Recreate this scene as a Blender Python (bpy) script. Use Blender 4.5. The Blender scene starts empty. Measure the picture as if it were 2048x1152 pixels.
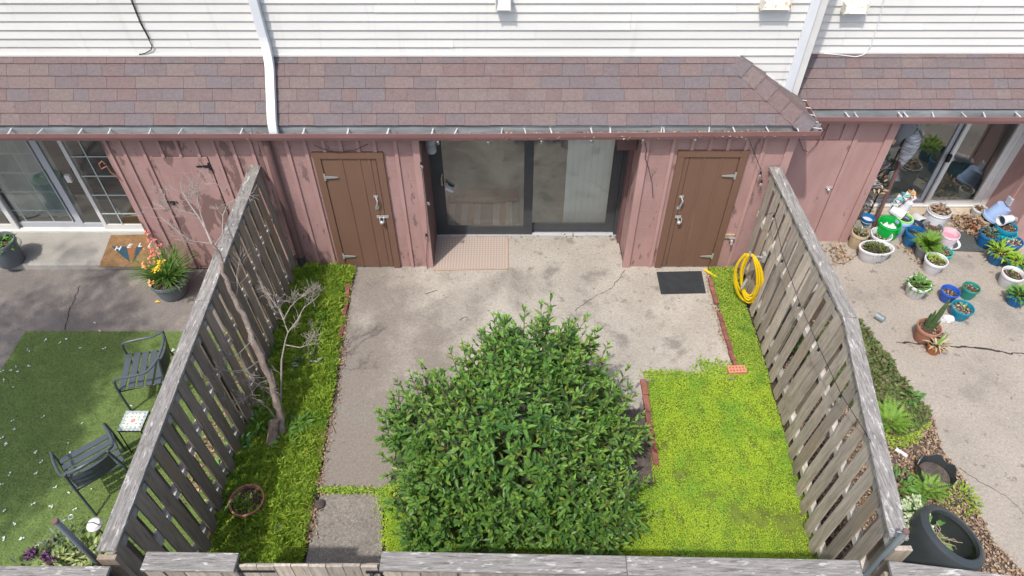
import bpy, math, random
import numpy as np
from mathutils import Vector, Matrix, Euler
random.seed(7); rng = np.random.default_rng(7)
R = math.radians
scene = bpy.context.scene
C = scene.collection

# ------------------------------------------------------------------ camera
FPX = 1410.0; PITCH = R(46.35); CH = 7.2; CD = 7.3
cam_d = bpy.data.cameras.new('camera'); cam = bpy.data.objects.new('camera', cam_d); C.objects.link(cam)
cam.location = (0, -CD, CH); cam.rotation_euler = (R(90) - PITCH, 0, 0)
cam_d.sensor_width = 36; cam_d.sensor_fit = 'HORIZONTAL'; cam_d.lens = 36 * FPX / 2048
cam_d.clip_start = 0.1; cam_d.clip_end = 500
scene.camera = cam
# ------------------------------------------------------------------ light
SUN = Vector((-0.30, -0.46, 1.0)).normalized()
world = bpy.data.worlds.new('World'); scene.world = world; world.use_nodes = True
nt = world.node_tree; nt.nodes.clear()
sky = nt.nodes.new('ShaderNodeTexSky'); sky.sky_type = 'NISHITA'; sky.sun_disc = False
sky.sun_elevation = math.asin(SUN.z); sky.sun_rotation = math.atan2(SUN.x, SUN.y)
sky.air_density = 1.0; sky.dust_density = 3.0; sky.ozone_density = 0.6
bg = nt.nodes.new('ShaderNodeBackground'); bg.inputs[1].default_value = 0.15
ow = nt.nodes.new('ShaderNodeOutputWorld')
nt.links.new(sky.outputs[0], bg.inputs[0]); nt.links.new(bg.outputs[0], ow.inputs[0])
sd = bpy.data.lights.new('sun', 'SUN'); sd.energy = 2.3; sd.angle = R(1.2); sd.color = (1.0, 0.955, 0.885)
sun = bpy.data.objects.new('sun', sd); C.objects.link(sun); sun.location = (-6, -10, 20)
sun.rotation_euler = (-SUN).to_track_quat('-Z', 'Y').to_euler()
scene.view_settings.view_transform = 'Standard'; scene.view_settings.look = 'None'
scene.view_settings.gamma = 1; scene.view_settings.exposure = 0.72
scene.view_settings.use_curve_mapping = False

# ------------------------------------------------------------------ measuring helpers (photo pixel -> point on a known plane)
def ray(u, v):
    a = (u - 1024) / FPX; b = -(v - 576) / FPX
    return a, math.cos(PITCH) + b * math.sin(PITCH), -math.sin(PITCH) + b * math.cos(PITCH)
def gz(u, v, z=0.0):
    d = ray(u, v); t = (z - CH) / d[2]; return Vector((d[0] * t, -CD + d[1] * t, z))
def gy(u, v, y=0.0):
    d = ray(u, v); t = (y + CD) / d[1]; return Vector((d[0] * t, y, CH + d[2] * t))
def gx(u, v, x):
    d = ray(u, v); t = x / d[0]; return Vector((x, -CD + d[1] * t, CH + d[2] * t))
def ppm(p):
    dy = p[1] + CD; dz = p[2] - CH
    return FPX / (dy * math.cos(PITCH) - dz * math.sin(PITCH))

# ------------------------------------------------------------------ materials
def ramp_node(nt, fac, stops, interp='LINEAR'):
    r = nt.nodes.new('ShaderNodeValToRGB'); cr = r.color_ramp; cr.interpolation = interp
    while len(cr.elements) < len(stops): cr.elements.new(0.5)
    for e, (p, c) in zip(cr.elements, stops):
        e.position = p; e.color = (*c, 1) if len(c) == 3 else c
    nt.links.new(fac, r.inputs[0]); return r.outputs[0]
def noise_node(nt, scale, stretch=(1, 1, 1), detail=5, rough=0.6, offs=None):
    g = nt.nodes.new('ShaderNodeNewGeometry'); m = nt.nodes.new('ShaderNodeMapping')
    nt.links.new(g.outputs['Position'], m.inputs[0]); m.inputs['Scale'].default_value = stretch
    if offs is not None: nt.links.new(offs, m.inputs['Location'])
    n = nt.nodes.new('ShaderNodeTexNoise'); n.inputs['Scale'].default_value = scale
    n.inputs['Detail'].default_value = detail; n.inputs['Roughness'].default_value = rough
    nt.links.new(m.outputs[0], n.inputs['Vector']); return n.outputs[0]
def mixc(nt, fac, a, b, mode='MIX'):
    m = nt.nodes.new('ShaderNodeMix'); m.data_type = 'RGBA'; m.blend_type = mode
    for v, i in ((fac, 0), (a, 6), (b, 7)):
        if hasattr(v, 'default_value') or hasattr(v, 'is_linked'): nt.links.new(v, m.inputs[i])
        elif i == 0: m.inputs[0].default_value = v
        else: m.inputs[i].default_value = (*v, 1)
    return m.outputs[2]
def math_node(nt, op, a, b):
    m = nt.nodes.new('ShaderNodeMath'); m.operation = op
    for i, v in enumerate((a, b)):
        if hasattr(v, 'is_linked'): nt.links.new(v, m.inputs[i])
        else: m.inputs[i].default_value = v
    return m.outputs[0]
def M(name, c1, c2=None, scale=6, stretch=(1, 1, 1), rough=0.8, bump=0.0, bscale=80, bstretch=None, rnd=0.0,
      patches=(), lohi=(0.35, 0.65), metal=0.0, palette=None, island=None, transl=0.0, spec=0.3, fine=0.0, offs=False):
    m = bpy.data.materials.new(name); m.use_nodes = True; nt = m.node_tree; nt.nodes.clear()
    out = nt.nodes.new('ShaderNodeOutputMaterial'); p = nt.nodes.new('ShaderNodeBsdfPrincipled')
    info = nt.nodes.new('ShaderNodeObjectInfo')
    off = None
    if offs:
        cx = nt.nodes.new('ShaderNodeCombineXYZ'); s = math_node(nt, 'MULTIPLY', info.outputs['Random'], 37.0)
        for i in range(3): nt.links.new(s, cx.inputs[i])
        off = cx.outputs[0]
    if palette:
        col = ramp_node(nt, info.outputs['Random'], [(i / len(palette), c) for i, c in enumerate(palette)], 'CONSTANT')
        if c2 is not None:
            n = noise_node(nt, scale, stretch, offs=off); f = ramp_node(nt, n, [(lohi[0], (0, 0, 0)), (lohi[1], (1, 1, 1))])
            col = mixc(nt, math_node(nt, 'MULTIPLY', f, 0.35), col, c2)
    elif island:
        g = nt.nodes.new('ShaderNodeNewGeometry')
        col = ramp_node(nt, g.outputs['Random Per Island'], [(i / max(1, len(island) - 1), c) for i, c in enumerate(island)])
        if c2 is not None:
            n = noise_node(nt, scale, stretch, offs=off); f = ramp_node(nt, n, [(lohi[0], (0, 0, 0)), (lohi[1], (1, 1, 1))])
            col = mixc(nt, f, col, c2)
    elif c2 is not None:
        n = noise_node(nt, scale, stretch, offs=off); col = ramp_node(nt, n, [(lohi[0], c1), (lohi[1], c2)])
    else:
        rgb = nt.nodes.new('ShaderNodeRGB'); rgb.outputs[0].default_value = (*c1, 1); col = rgb.outputs[0]
    for pc, ps, pst, lo, hi, *gr in patches:
        n = noise_node(nt, ps, pst, 6, 0.62, offs=off)
        if gr:
            gg = nt.nodes.new('ShaderNodeNewGeometry'); dt = nt.nodes.new('ShaderNodeVectorMath'); dt.operation = 'DOT_PRODUCT'; dt.inputs[1].default_value = gr[0]
            nt.links.new(gg.outputs['Position'], dt.inputs[0]); n = math_node(nt, 'ADD', n, math_node(nt, 'ADD', dt.outputs['Value'], gr[1]))
        f = ramp_node(nt, n, [(lo, (0, 0, 0)), (hi, (1, 1, 1))]); col = mixc(nt, f, col, pc)
    if fine:
        n = noise_node(nt, 95, (1, 1, 1), 5, 0.75); v = ramp_node(nt, n, [(0.3, (1 - fine * 1.3,) * 3), (0.7, (1 + fine * 1.3,) * 3)])
        col = mixc(nt, 1.0, col, v, 'MULTIPLY')
        n = noise_node(nt, 30, (1, 1, 1), 6, 0.8); v = ramp_node(nt, n, [(0.35, (1 - fine * .8,) * 3), (0.65, (1 + fine * .8,) * 3)])
        col = mixc(nt, 1.0, col, v, 'MULTIPLY')
    if rnd:
        v = math_node(nt, 'MULTIPLY_ADD', info.outputs['Random'], 2 * rnd)
        v.node.inputs[2].default_value = 1 - rnd
        h = nt.nodes.new('ShaderNodeHueSaturation'); nt.links.new(v, h.inputs['Value']); nt.links.new(col, h.inputs['Color'])
        col = h.outputs[0]
    nt.links.new(col, p.inputs['Base Color'])
    p.inputs['Roughness'].default_value = rough; p.inputs['Metallic'].default_value = metal
    p.inputs['Specular IOR Level'].default_value = spec
    if bump:
        n = noise_node(nt, bscale, bstretch or stretch, 4, offs=off); b = nt.nodes.new('ShaderNodeBump')
        b.inputs['Strength'].default_value = bump; b.inputs['Distance'].default_value = 0.01
        nt.links.new(n, b.inputs['Height']); nt.links.new(b.outputs[0], p.inputs['Normal'])
    sh = p.outputs[0]
    if transl:
        t = nt.nodes.new('ShaderNodeBsdfTranslucent'); nt.links.new(col, t.inputs[0])
        mx = nt.nodes.new('ShaderNodeMixShader'); mx.inputs[0].default_value = transl
        nt.links.new(sh, mx.inputs[1]); nt.links.new(t.outputs[0], mx.inputs[2]); sh = mx.outputs[0]
    nt.links.new(sh, out.inputs[0]); return m
def glass_mat(name, tint, refl=0.19):
    m = bpy.data.materials.new(name); m.use_nodes = True; nt = m.node_tree; nt.nodes.clear()
    out = nt.nodes.new('ShaderNodeOutputMaterial'); t = nt.nodes.new('ShaderNodeBsdfTransparent'); t.inputs[0].default_value = (*tint, 1)
    g = nt.nodes.new('ShaderNodeBsdfGlossy'); g.inputs['Roughness'].default_value = 0.02; g.inputs[0].default_value = (1, 1, 1, 1)
    lw = nt.nodes.new('ShaderNodeLayerWeight'); lw.inputs[0].default_value = 0.5
    pw = math_node(nt, 'POWER', lw.outputs['Facing'], 4.0); f = math_node(nt, 'MULTIPLY_ADD', pw, 0.8); f.node.inputs[2].default_value = refl
    mx = nt.nodes.new('ShaderNodeMixShader')
    nt.links.new(f, mx.inputs[0]); nt.links.new(t.outputs[0], mx.inputs[1]); nt.links.new(g.outputs[0], mx.inputs[2])
    nt.links.new(mx.outputs[0], out.inputs[0]); return m

WHITE = M('white_vinyl', (0.68, 0.675, 0.645), (0.63, 0.625, 0.60), 1.5, (0.6, 1, 3), 0.45, rnd=0.035, patches=[((0.58, 0.575, 0.555), 3, (2.5, 1, 0.25), 0.58, 0.75)])
WHITE_METAL = M('white_metal', (0.72, 0.74, 0.76), (0.62, 0.65, 0.68), 6, (1, 1, 0.3), 0.4)
RUSTY = M('rusty_white_metal', (0.72, 0.70, 0.64), (0.66, 0.62, 0.54), 9, rough=0.6, patches=[((0.42, 0.24, 0.10), 22, (1, 1, 1), 0.56, 0.66)])
SHINGLE = M('asphalt_shingle', (0.2, 0.12, 0.11), (0.15, 0.122, 0.121), 16, rough=0.95, bump=0.4, bscale=300, fine=0.2, rnd=0.05,
            palette=[(0.165, 0.122, 0.120), (0.150, 0.122, 0.126), (0.174, 0.138, 0.128), (0.164, 0.114, 0.111), (0.145, 0.124, 0.131), (0.170, 0.127, 0.122), (0.156, 0.117, 0.116)])
ROOFBASE = M('roof_underlay', (0.05, 0.035, 0.035))
PEEL = ((0.215, 0.135, 0.122), 5.0, (1.3, 1.3, 0.42), 0.60, 0.62)
PEEL_MORE = ((0.20, 0.122, 0.112), 3.4, (1.2, 1.2, 0.45), 0.535, 0.55)
def pink(name, peel): return M(name, (0.405, 0.248, 0.228), (0.315, 0.188, 0.173), 2.5, (1, 1, 0.5), 0.8, bump=0.5, bscale=60, bstretch=(0.15, 0.15, 2.2), patches=[((0.37, 0.24, 0.22), 30, (0.1, 0.1, 1.6), 0.55, 0.62), ((0.22, 0.14, 0.128), 3.5, (1, 1, 0.6), 0.62, 0.68, (0, 0, -0.28), 0.10), peel])
PINK = pink('faded_pink_paint', PEEL); PINK_L = pink('peeling_pink_paint', PEEL_MORE)
PINK_CLEAN = M('pink_trim_paint', (0.43, 0.268, 0.247), (0.365, 0.22, 0.20), 5, (1, 1, 0.3), 0.8, bump=0.3, bscale=60, bstretch=(1, 1, 0.1), patches=[((0.24, 0.15, 0.135), 9.0, (1, 1, 0.35), 0.66, 0.69)])
MAROON = M('maroon_trim_paint', (0.17, 0.098, 0.093), (0.14, 0.08, 0.077), 4, rough=0.6)
GUTTER_OUT = M('brown_gutter_paint', (0.235, 0.128, 0.122), (0.19, 0.10, 0.097), 5, (0.3, 1, 1), 0.45)
GUTTER_IN = M('gutter_metal', (0.36, 0.38, 0.385), (0.22, 0.23, 0.232), 4, (0.5, 2, 2), 0.55)
HANGER = M('galvanized_hanger', (0.62, 0.63, 0.64), rough=0.4, metal=0.3)
DOORBROWN = M('brown_door_paint', (0.178, 0.101, 0.069), (0.162, 0.091, 0.062), 2, (1, 1, 0.4), 0.6, bump=0.15, bscale=40, bstretch=(1, 1, 0.1), patches=[((0.12, 0.078, 0.058), 6, (1, 1, 0.5), 0.60, 0.78, (0, 0, -0.6), 0.12), ((0.21, 0.125, 0.09), 4, (3, 3, 0.4), 0.62, 0.72)])
STEEL = M('zinc_steel', (0.55, 0.57, 0.57), rough=0.35, metal=0.6)
BLACKMETAL = M('black_metal', (0.02, 0.02, 0.022), rough=0.5)
DARKFRAME = M('charcoal_aluminium', (0.058, 0.062, 0.066), (0.045, 0.048, 0.052), 3, rough=0.4)
ALU = M('bare_aluminium', (0.55, 0.56, 0.57), rough=0.35, metal=0.4)
GREYFRAME = M('grey_vinyl', (0.42, 0.43, 0.46), rough=0.5)
GLASS = glass_mat('door_glass', (0.80, 0.85, 0.83))
ROOM = M('interior_wall', (0.42, 0.44, 0.41), (0.34, 0.36, 0.34), 1.2)
ROOM_WARM = M('interior_carpet', (0.46, 0.46, 0.40), (0.36, 0.36, 0.31), 5)
CURTAIN = M('sheer_curtain', (0.80, 0.84, 0.83), transl=0.4)
SHEER = M('grey_sheer_curtain', (0.55, 0.62, 0.60), transl=0.4)
CONC = M('patio_concrete', (0.36, 0.335, 0.292), (0.30, 0.277, 0.24), 1.5, rough=0.9, bump=0.25, bscale=120, fine=0.26, lohi=(0.38, 0.62),
         patches=[((0.205, 0.181, 0.157), 1.2, (1, 1, 1), 0.46, 0.66, (-0.085, -0.05, 0), -0.05), ((0.205, 0.188, 0.166), 2.6, (1, 1, 1), 0.55, 0.66), ((0.20, 0.182, 0.16), 5.5, (1, 1, 1), 0.60, 0.68), ((0.145, 0.132, 0.118), 17, (1, 1, 1), 0.62, 0.68), ((0.40, 0.385, 0.355), 60, (1, 1, 1), 0.68, 0.73)])
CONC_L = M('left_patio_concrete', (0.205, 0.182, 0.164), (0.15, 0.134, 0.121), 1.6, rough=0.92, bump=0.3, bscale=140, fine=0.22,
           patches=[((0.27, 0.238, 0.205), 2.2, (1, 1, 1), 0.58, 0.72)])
CONC_SLAB = M('pale_concrete', (0.37, 0.35, 0.315), (0.31, 0.292, 0.262), 1.3, rough=0.9, bump=0.15, bscale=120, fine=0.1)
CONC_R = M('right_patio_concrete', (0.325, 0.29, 0.247), (0.268, 0.24, 0.207), 1.3, rough=0.92, bump=0.25, bscale=130, fine=0.26,
           patches=[((0.17, 0.155, 0.138), 6, (1, 1, 1), 0.61, 0.66), ((0.20, 0.185, 0.165), 1.3, (1, 1, 1), 0.55, 0.74), ((0.15, 0.138, 0.125), 9, (1, 1, 1), 0.63, 0.74)])
WALK = M('walk_concrete', (0.25, 0.228, 0.20), (0.175, 0.158, 0.14), 2.5, rough=0.95, bump=0.6, bscale=160, fine=0.4, patches=[((0.36, 0.34, 0.31), 70, (1, 1, 1), 0.64, 0.70), ((0.10, 0.09, 0.08), 6, (1, 1, 1), 0.62, 0.74)])
CRACK = M('crack_shadow', (0.035, 0.031, 0.027), rough=1.0)
SOIL = M('soil', (0.075, 0.052, 0.036), (0.045, 0.032, 0.023), 9, rough=1.0, bump=0.8, bscale=60, fine=0.3)
LAWNBASE = M('moss_bed', (0.17, 0.23, 0.03), (0.10, 0.13, 0.025), 8, rough=1.0, bump=0.8, bscale=90, patches=[((0.12, 0.085, 0.05), 5, (1, 1, 1), 0.63, 0.72)])
MULCH = M('mulch', (0.115, 0.095, 0.08), (0.065, 0.055, 0.05), 14, rough=1.0, bump=1.0, bscale=70, fine=0.3)
def wood(name, st, a=(0.44, 0.385, 0.315), b=(0.275, 0.238, 0.195)):
    return M(name, a, b, 3.2, st, 0.9, bump=0.7, bscale=9, bstretch=st, rnd=0.24, offs=True, lohi=(0.32, 0.68),
             patches=[(tuple(x * .42 for x in b), 5, st, 0.60, 0.74), (tuple(x * 1.2 for x in a), 6, st, 0.64, 0.78), ((b[0] * .8, b[1] * .86, b[2] * .55), 5, (1, 1, 0.6), 0.55, 0.78, (0, 0, -0.30), 0.12), ((a[0] * .95, a[1] * .82, a[2] * .66), 1.5, (1, 1, 0.5), 0.56, 0.75)])
WOOD_V = wood('weathered_board', (9, 9, 0.9))
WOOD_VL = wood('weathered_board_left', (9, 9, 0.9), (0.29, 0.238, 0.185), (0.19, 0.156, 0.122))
WOOD_RAIL = wood('weathered_rail', (9, 0.9, 9), (0.50, 0.47, 0.43), (0.32, 0.30, 0.27))
def capwood(name, st):
    return M(name, (0.29, 0.275, 0.257), (0.165, 0.156, 0.147), 5, st, 0.92, bump=1.0, bscale=10, bstretch=st, rnd=0.08, offs=True, lohi=(0.35, 0.65),
             patches=[((0.09, 0.084, 0.078), 8, st, 0.57, 0.66), ((0.47, 0.455, 0.43), 6.5, tuple(max(0.45 * s, 1.2) for s in st), 0.575, 0.66), ((0.37, 0.35, 0.325), 22, st, 0.58, 0.70), ((0.12, 0.11, 0.10), 2.2, (1, 1, 1), 0.62, 0.70)])
CAP_Y = capwood('grey_cap_board_lengthwise', (10, 0.9, 10)); CAP_X = capwood('grey_cap_board_crosswise', (0.9, 10, 10))
BARK = M('grey_bark', (0.30, 0.245, 0.21), (0.165, 0.125, 0.105), 14, (1, 1, 0.5), 0.95, bump=0.8, bscale=40, patches=[((0.42, 0.39, 0.35), 12, (1, 1, 1), 0.60, 0.68)])
TWIG = M('pale_twig', (0.33, 0.29, 0.26), (0.24, 0.205, 0.18), 20, rough=0.9)
STUMPTOP = M('cut_wood', (0.42, 0.33, 0.25), (0.30, 0.22, 0.17), 25)
LEAF = M('shrub_leaf', (0.07, 0.15, 0.03), rough=0.42, transl=0.32, spec=0.45, island=[(0.052, 0.122, 0.032), (0.082, 0.185, 0.040), (0.108, 0.232, 0.044), (0.138, 0.275, 0.048), (0.22, 0.30, 0.05)])
LEAF_OBJ = M('shrub_leaf_single', (0.06, 0.15, 0.03), rough=0.42, transl=0.32, spec=0.45, palette=[(0.075, 0.18, 0.042), (0.105, 0.235, 0.05), (0.135, 0.285, 0.054), (0.165, 0.32, 0.058), (0.095, 0.22, 0.06)])
LEAF_TIP = M('young_shrub_leaf', (0.1, 0.22, 0.04), rough=0.45, transl=0.3, island=[(0.14, 0.28, 0.05), (0.23, 0.40, 0.075)])
BRANCH = M('shrub_stem', (0.16, 0.10, 0.06), (0.10, 0.065, 0.04), 20)
GOLD = M('golden_groundcover_leaf', (0.3, 0.4, 0.02), rough=0.6, transl=0.35, island=[(0.26, 0.45, 0.04), (0.36, 0.54, 0.045), (0.44, 0.58, 0.05), (0.52, 0.60, 0.06)], c2=(0.20, 0.41, 0.05), scale=2.4, lohi=(0.46, 0.72))
GREENC = M('green_groundcover_leaf', (0.1, 0.2, 0.02), rough=0.6, transl=0.35, island=[(0.19, 0.33, 0.04), (0.28, 0.43, 0.05), (0.36, 0.49, 0.06), (0.42, 0.50, 0.08)], c2=(0.17, 0.34, 0.045), scale=2.4, lohi=(0.5, 0.72))
IVY = M('ivy_leaf', (0.05, 0.08, 0.02), rough=0.5, transl=0.2, island=[(0.06, 0.095, 0.03), (0.095, 0.14, 0.04), (0.12, 0.17, 0.05), (0.18, 0.13, 0.08)])
WEED = M('weed_leaf', (0.08, 0.2, 0.03), rough=0.5, transl=0.3, island=[(0.085, 0.20, 0.05), (0.13, 0.28, 0.065), (0.17, 0.33, 0.08)])
FERN = M('fern_leaf', (0.14, 0.28, 0.04), rough=0.6, transl=0.3, island=[(0.13, 0.27, 0.04), (0.19, 0.34, 0.05), (0.24, 0.38, 0.06)])
LIME = M('lime_leaf', (0.25, 0.4, 0.04), rough=0.5, transl=0.3, island=[(0.18, 0.34, 0.03), (0.27, 0.42, 0.04), (0.36, 0.48, 0.07)])
SAGE = M('grey_green_leaf', (0.2, 0.25, 0.15), rough=0.7, transl=0.2, island=[(0.15, 0.20, 0.12), (0.22, 0.27, 0.17)])
LITTER = M('dead_leaf', (0.25, 0.16, 0.1), rough=0.9, island=[(0.12, 0.08, 0.055), (0.24, 0.16, 0.105), (0.34, 0.235, 0.155), (0.42, 0.32, 0.225)])
PEBBLE = M('pebble', (0.35, 0.3, 0.26), rough=0.8, island=[(0.14, 0.10, 0.08), (0.34, 0.26, 0.2), (0.5, 0.45, 0.4)])
TURF = M('artificial_turf', (0.14, 0.20, 0.058), (0.11, 0.165, 0.048), 3, rough=0.85, bump=0.6, bscale=220, fine=0.25)
TURFBLADE = M('turf_blade', (0.1, 0.17, 0.03), rough=0.7, transl=.35, island=[(0.17, 0.25, 0.065), (0.225, 0.315, 0.085), (0.285, 0.365, 0.11)])
PETAL = M('white_petal', (0.8, 0.8, 0.78), transl=0.2)
BRICKM = M('edging_brick', (0.26, 0.105, 0.08), (0.17, 0.07, 0.058), 12, rough=0.95, bump=0.5, bscale=60, rnd=0.2)
BRICKP = M('salmon_brick', (0.56, 0.25, 0.165), (0.48, 0.2, 0.13), 25, rough=0.9, bump=0.4, bscale=120)
YELLOW = M('yellow_hose', (0.72, 0.50, 0.012), (0.62, 0.42, 0.01), 8, rough=0.4)
CHAIRM = M('charcoal_powder_coat', (0.07, 0.085, 0.10), rough=0.4)
RUBBER = M('black_rubber', (0.03, 0.034, 0.037), (0.022, 0.025, 0.028), 9, rough=0.85, bump=0.3, bscale=200)
GALV = M('galvanized_pipe', (0.25, 0.29, 0.31), (0.19, 0.22, 0.24), 9, (1, 1, 0.3), 0.5, metal=0.25)
BULB = glass_mat('clear_bulb', (0.90, 0.90, 0.88), 0.3)
BLACKPLASTIC = M('black_plastic', (0.036, 0.044, 0.048), (0.045, 0.053, 0.057), 6, rough=0.36, spec=0.5)
def paint(name, c, rough=0.45, **k): return M(name, c, tuple(x * 0.86 for x in c), 7, (1, 1, 0.6), rough, **k)
TERRA = paint('terracotta', (0.36, 0.17, 0.115), 0.8)
TERRA2 = paint('orange_terracotta', (0.40, 0.15, 0.07), 0.8)
WPOT = paint('white_pot', (0.64, 0.64, 0.66)); BLUE = paint('blue_pot', (0.012, 0.13, 0.32)); ROYAL = paint('royal_blue_pot', (0.03, 0.10, 0.44))
TEAL = paint('teal_pot', (0.01, 0.21, 0.33)); TURQ = paint('turquoise_pot', (0.01, 0.42, 0.37)); GREENP = paint('sea_green_pot', (0.025, 0.24, 0.19))
GREENB = paint('bright_green_bucket', (0.01, 0.42, 0.065), 0.3); LIMEP = paint('lime_ring', (0.33, 0.68, 0.16)); LBLUE = paint('pale_blue_bucket', (0.33, 0.46, 0.72))
PINKP = paint('pink_liquid', (0.75, 0.24, 0.32), 0.3); FROST = paint('frosted_bucket', (0.66, 0.56, 0.60)); GREYP = paint('grey_pot', (0.18, 0.19, 0.21)); BEIGE = paint('beige_pot', (0.50, 0.40, 0.26))
DBLUE = paint('dark_blue_pot', (0.025, 0.06, 0.12)); SLATE = paint('slate_pot', (0.14, 0.16, 0.175))

# ------------------------------------------------------------------ mesh helpers
def wloc(o):
    v = Vector((0, 0, 0))
    while o is not None: v += o.location; o = o.parent
    return v
def link_mesh(name, me, parent=None):
    o = bpy.data.objects.new(name, me); C.objects.link(o)
    if parent is not None: o.parent = parent
    return o
def tag(o, label=None, cat=None, group=None, kind=None):
    if label: o['label'] = label
    if cat: o['category'] = cat
    if group: o['group'] = group
    if kind: o['kind'] = kind
    return o
GROUPS = {'flower_pot': 'flower pots on the right patio', 'fence': 'weathered board fences round the yards', 'townhouse': 'row of townhouses', 'brick_edging': 'brick edgings of the yard', 'leafy_weed': 'green weeds growing by the fences',
          'fern': 'ferns beyond the right fence', 'hanging_bag': 'bags hanging under the right eave', 'pinwheel': 'toy pinwheels among the pots', 'pole': 'metal poles at the front fence', 'doormat': 'doormats', 'bucket': 'plastic buckets among the pots', 'string_lights': 'string lights', 'flower_bed_plant': 'plants of the left flower bed'}
def thing(name, loc, label, cat, group=None, rot=0.0):
    group = group or GROUPS.get(name)
    o = bpy.data.objects.new(name, None); C.objects.link(o); o.location = loc; o.rotation_euler = (0, 0, rot)
    o.empty_display_size = 0.1
    return tag(o, label, cat, group)
class MB:
    def __init__(s): s.v = []; s.f = []; s.mi = []; s.cur = 0
    def add(s, vs, fs):
        b = len(s.v); s.v += [tuple(x) for x in vs]; s.f += [tuple(i + b for i in f) for f in fs]; s.mi += [s.cur] * len(fs); return s
    def box(s, x0, x1, y0, y1, z0, z1):
        return s.add([(x0, y0, z0), (x1, y0, z0), (x1, y1, z0), (x0, y1, z0), (x0, y0, z1), (x1, y0, z1), (x1, y1, z1), (x0, y1, z1)],
                     [(0, 3, 2, 1), (4, 5, 6, 7), (0, 1, 5, 4), (1, 2, 6, 5), (2, 3, 7, 6), (3, 0, 4, 7)])
    def hexa(s, b, t):      # bottom 4, top 4 (same order)
        return s.add(list(b) + list(t), [(0, 3, 2, 1), (4, 5, 6, 7), (0, 1, 5, 4), (1, 2, 6, 5), (2, 3, 7, 6), (3, 0, 4, 7)])
    def bar(s, a, b, w, h, up=(0, 0, 1)):   # box beam from a to b
        a = Vector(a); b = Vector(b); d = (b - a).normalized(); u = Vector(up); x = d.cross(u)
        if x.length < 1e-4: x = d.cross(Vector((1, 0, 0)))
        x.normalize(); u = x.cross(d).normalized(); x *= w / 2; u *= h / 2
        return s.hexa([a - x - u, a + x - u, a + x + u, a - x + u], [b - x - u, b + x - u, b + x + u, b - x + u])
    def tube(s, pts, r, n=6, caps=True):
        pts = [Vector(p) for p in pts]; rs = r if hasattr(r, '__len__') else [r] * len(pts); b = len(s.v); vs = []; fs = []
        prev = None
        for i, p in enumerate(pts):
            d = (pts[min(i + 1, len(pts) - 1)] - pts[max(i - 1, 0)])
            if d.length < 1e-9: d = Vector((0, 0, 1))
            d.normalize()
            if prev is None:
                x = d.cross(Vector((0, 0, 1)));
                if x.length < 0.05: x = d.cross(Vector((1, 0, 0)))
            else: x = prev - d * prev.dot(d)
            x.normalize(); prev = x; y = d.cross(x)
            for k in range(n):
                a = 2 * math.pi * k / n; vs.append(p + (x * math.cos(a) + y * math.sin(a)) * rs[i])
        for i in range(len(pts) - 1):
            for k in range(n):
                k2 = (k + 1) % n; fs.append((i * n + k, i * n + k2, (i + 1) * n + k2, (i + 1) * n + k))
        if caps: fs += [tuple(range(n))[::-1], tuple((len(pts) - 1) * n + k for k in range(n))]
        return s.add(vs, fs)
    def lathe(s, prof, c=(0, 0, 0), n=28, sx=1.0, sy=1.0, cap0=True, cap1=False, wob=0.0):
        vs = []; fs = []
        for r, z in prof:
            for k in range(n):
                a = 2 * math.pi * k / n; w = 1 + wob * math.sin(k * 2.7 + z * 30)
                vs.append((c[0] + r * sx * w * math.cos(a), c[1] + r * sy * w * math.sin(a), c[2] + z))
        for i in range(len(prof) - 1):
            for k in range(n):
                k2 = (k + 1) % n; fs.append((i * n + k, i * n + k2, (i + 1) * n + k2, (i + 1) * n + k))
        if cap0: fs.append(tuple(range(n))[::-1])
        if cap1: fs.append(tuple((len(prof) - 1) * n + k for k in range(n)))
        return s.add(vs, fs)
    def strip(s, pts, ws, side):
        vs = []; sd = Vector(side).normalized()
        for p, w in zip(pts, ws): p = Vector(p); vs += [p - sd * w / 2, p + sd * w / 2]
        return s.add(vs, [(2 * i, 2 * i + 1, 2 * i + 3, 2 * i + 2) for i in range(len(pts) - 1)])
    def poly(s, pts, z0, z1):
        n = len(pts); vs = [(p[0], p[1], z1) for p in pts] + [(p[0], p[1], z0) for p in pts]
        return s.add(vs, [tuple(range(n)), tuple(range(2 * n - 1, n - 1, -1))] + [(i, n + i, n + (i + 1) % n, (i + 1) % n) for i in range(n)])
    def ball(s, c, r, n=10, m=6, sz=1.0):
        prof = [(max(1e-4, r * math.sin(math.pi * i / m)), -r * sz * math.cos(math.pi * i / m)) for i in range(m + 1)]
        return s.lathe(prof, c, n, cap0=False)
    def build(s, name, mats, parent=None, smooth=False, kind=None, label=None, cat=None, group=None, bevel=0, origin=None):
        if not isinstance(mats, (list, tuple)): mats = [mats]
        if parent is not None: off = wloc(parent)
        elif kind == 'structure' or kind == 'stuff': off = Vector((0, 0, 0))
        else:
            a = np.array(s.v); off = Vector(((a[:, 0].min() + a[:, 0].max()) / 2, (a[:, 1].min() + a[:, 1].max()) / 2, a[:, 2].min()))
        if origin is not None: off = Vector(origin)
        me = bpy.data.meshes.new(name); me.from_pydata([(x - off.x, y - off.y, z - off.z) for x, y, z in s.v], [], s.f)
        for m in mats: me.materials.append(m)
        if len(mats) > 1: me.polygons.foreach_set('material_index', s.mi)
        if smooth:
            me.polygons.foreach_set('use_smooth', [True] * len(me.polygons))
            try: me.set_sharp_from_angle(angle=R(40))
            except Exception: pass
        o = link_mesh(name, me, parent)
        if parent is None: o.location = off
        if bevel:
            b = o.modifiers.new('bevel', 'BEVEL'); b.width = bevel; b.segments = 2; b.limit_method = 'ANGLE'
        return tag(o, label, cat, group, kind)
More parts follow.
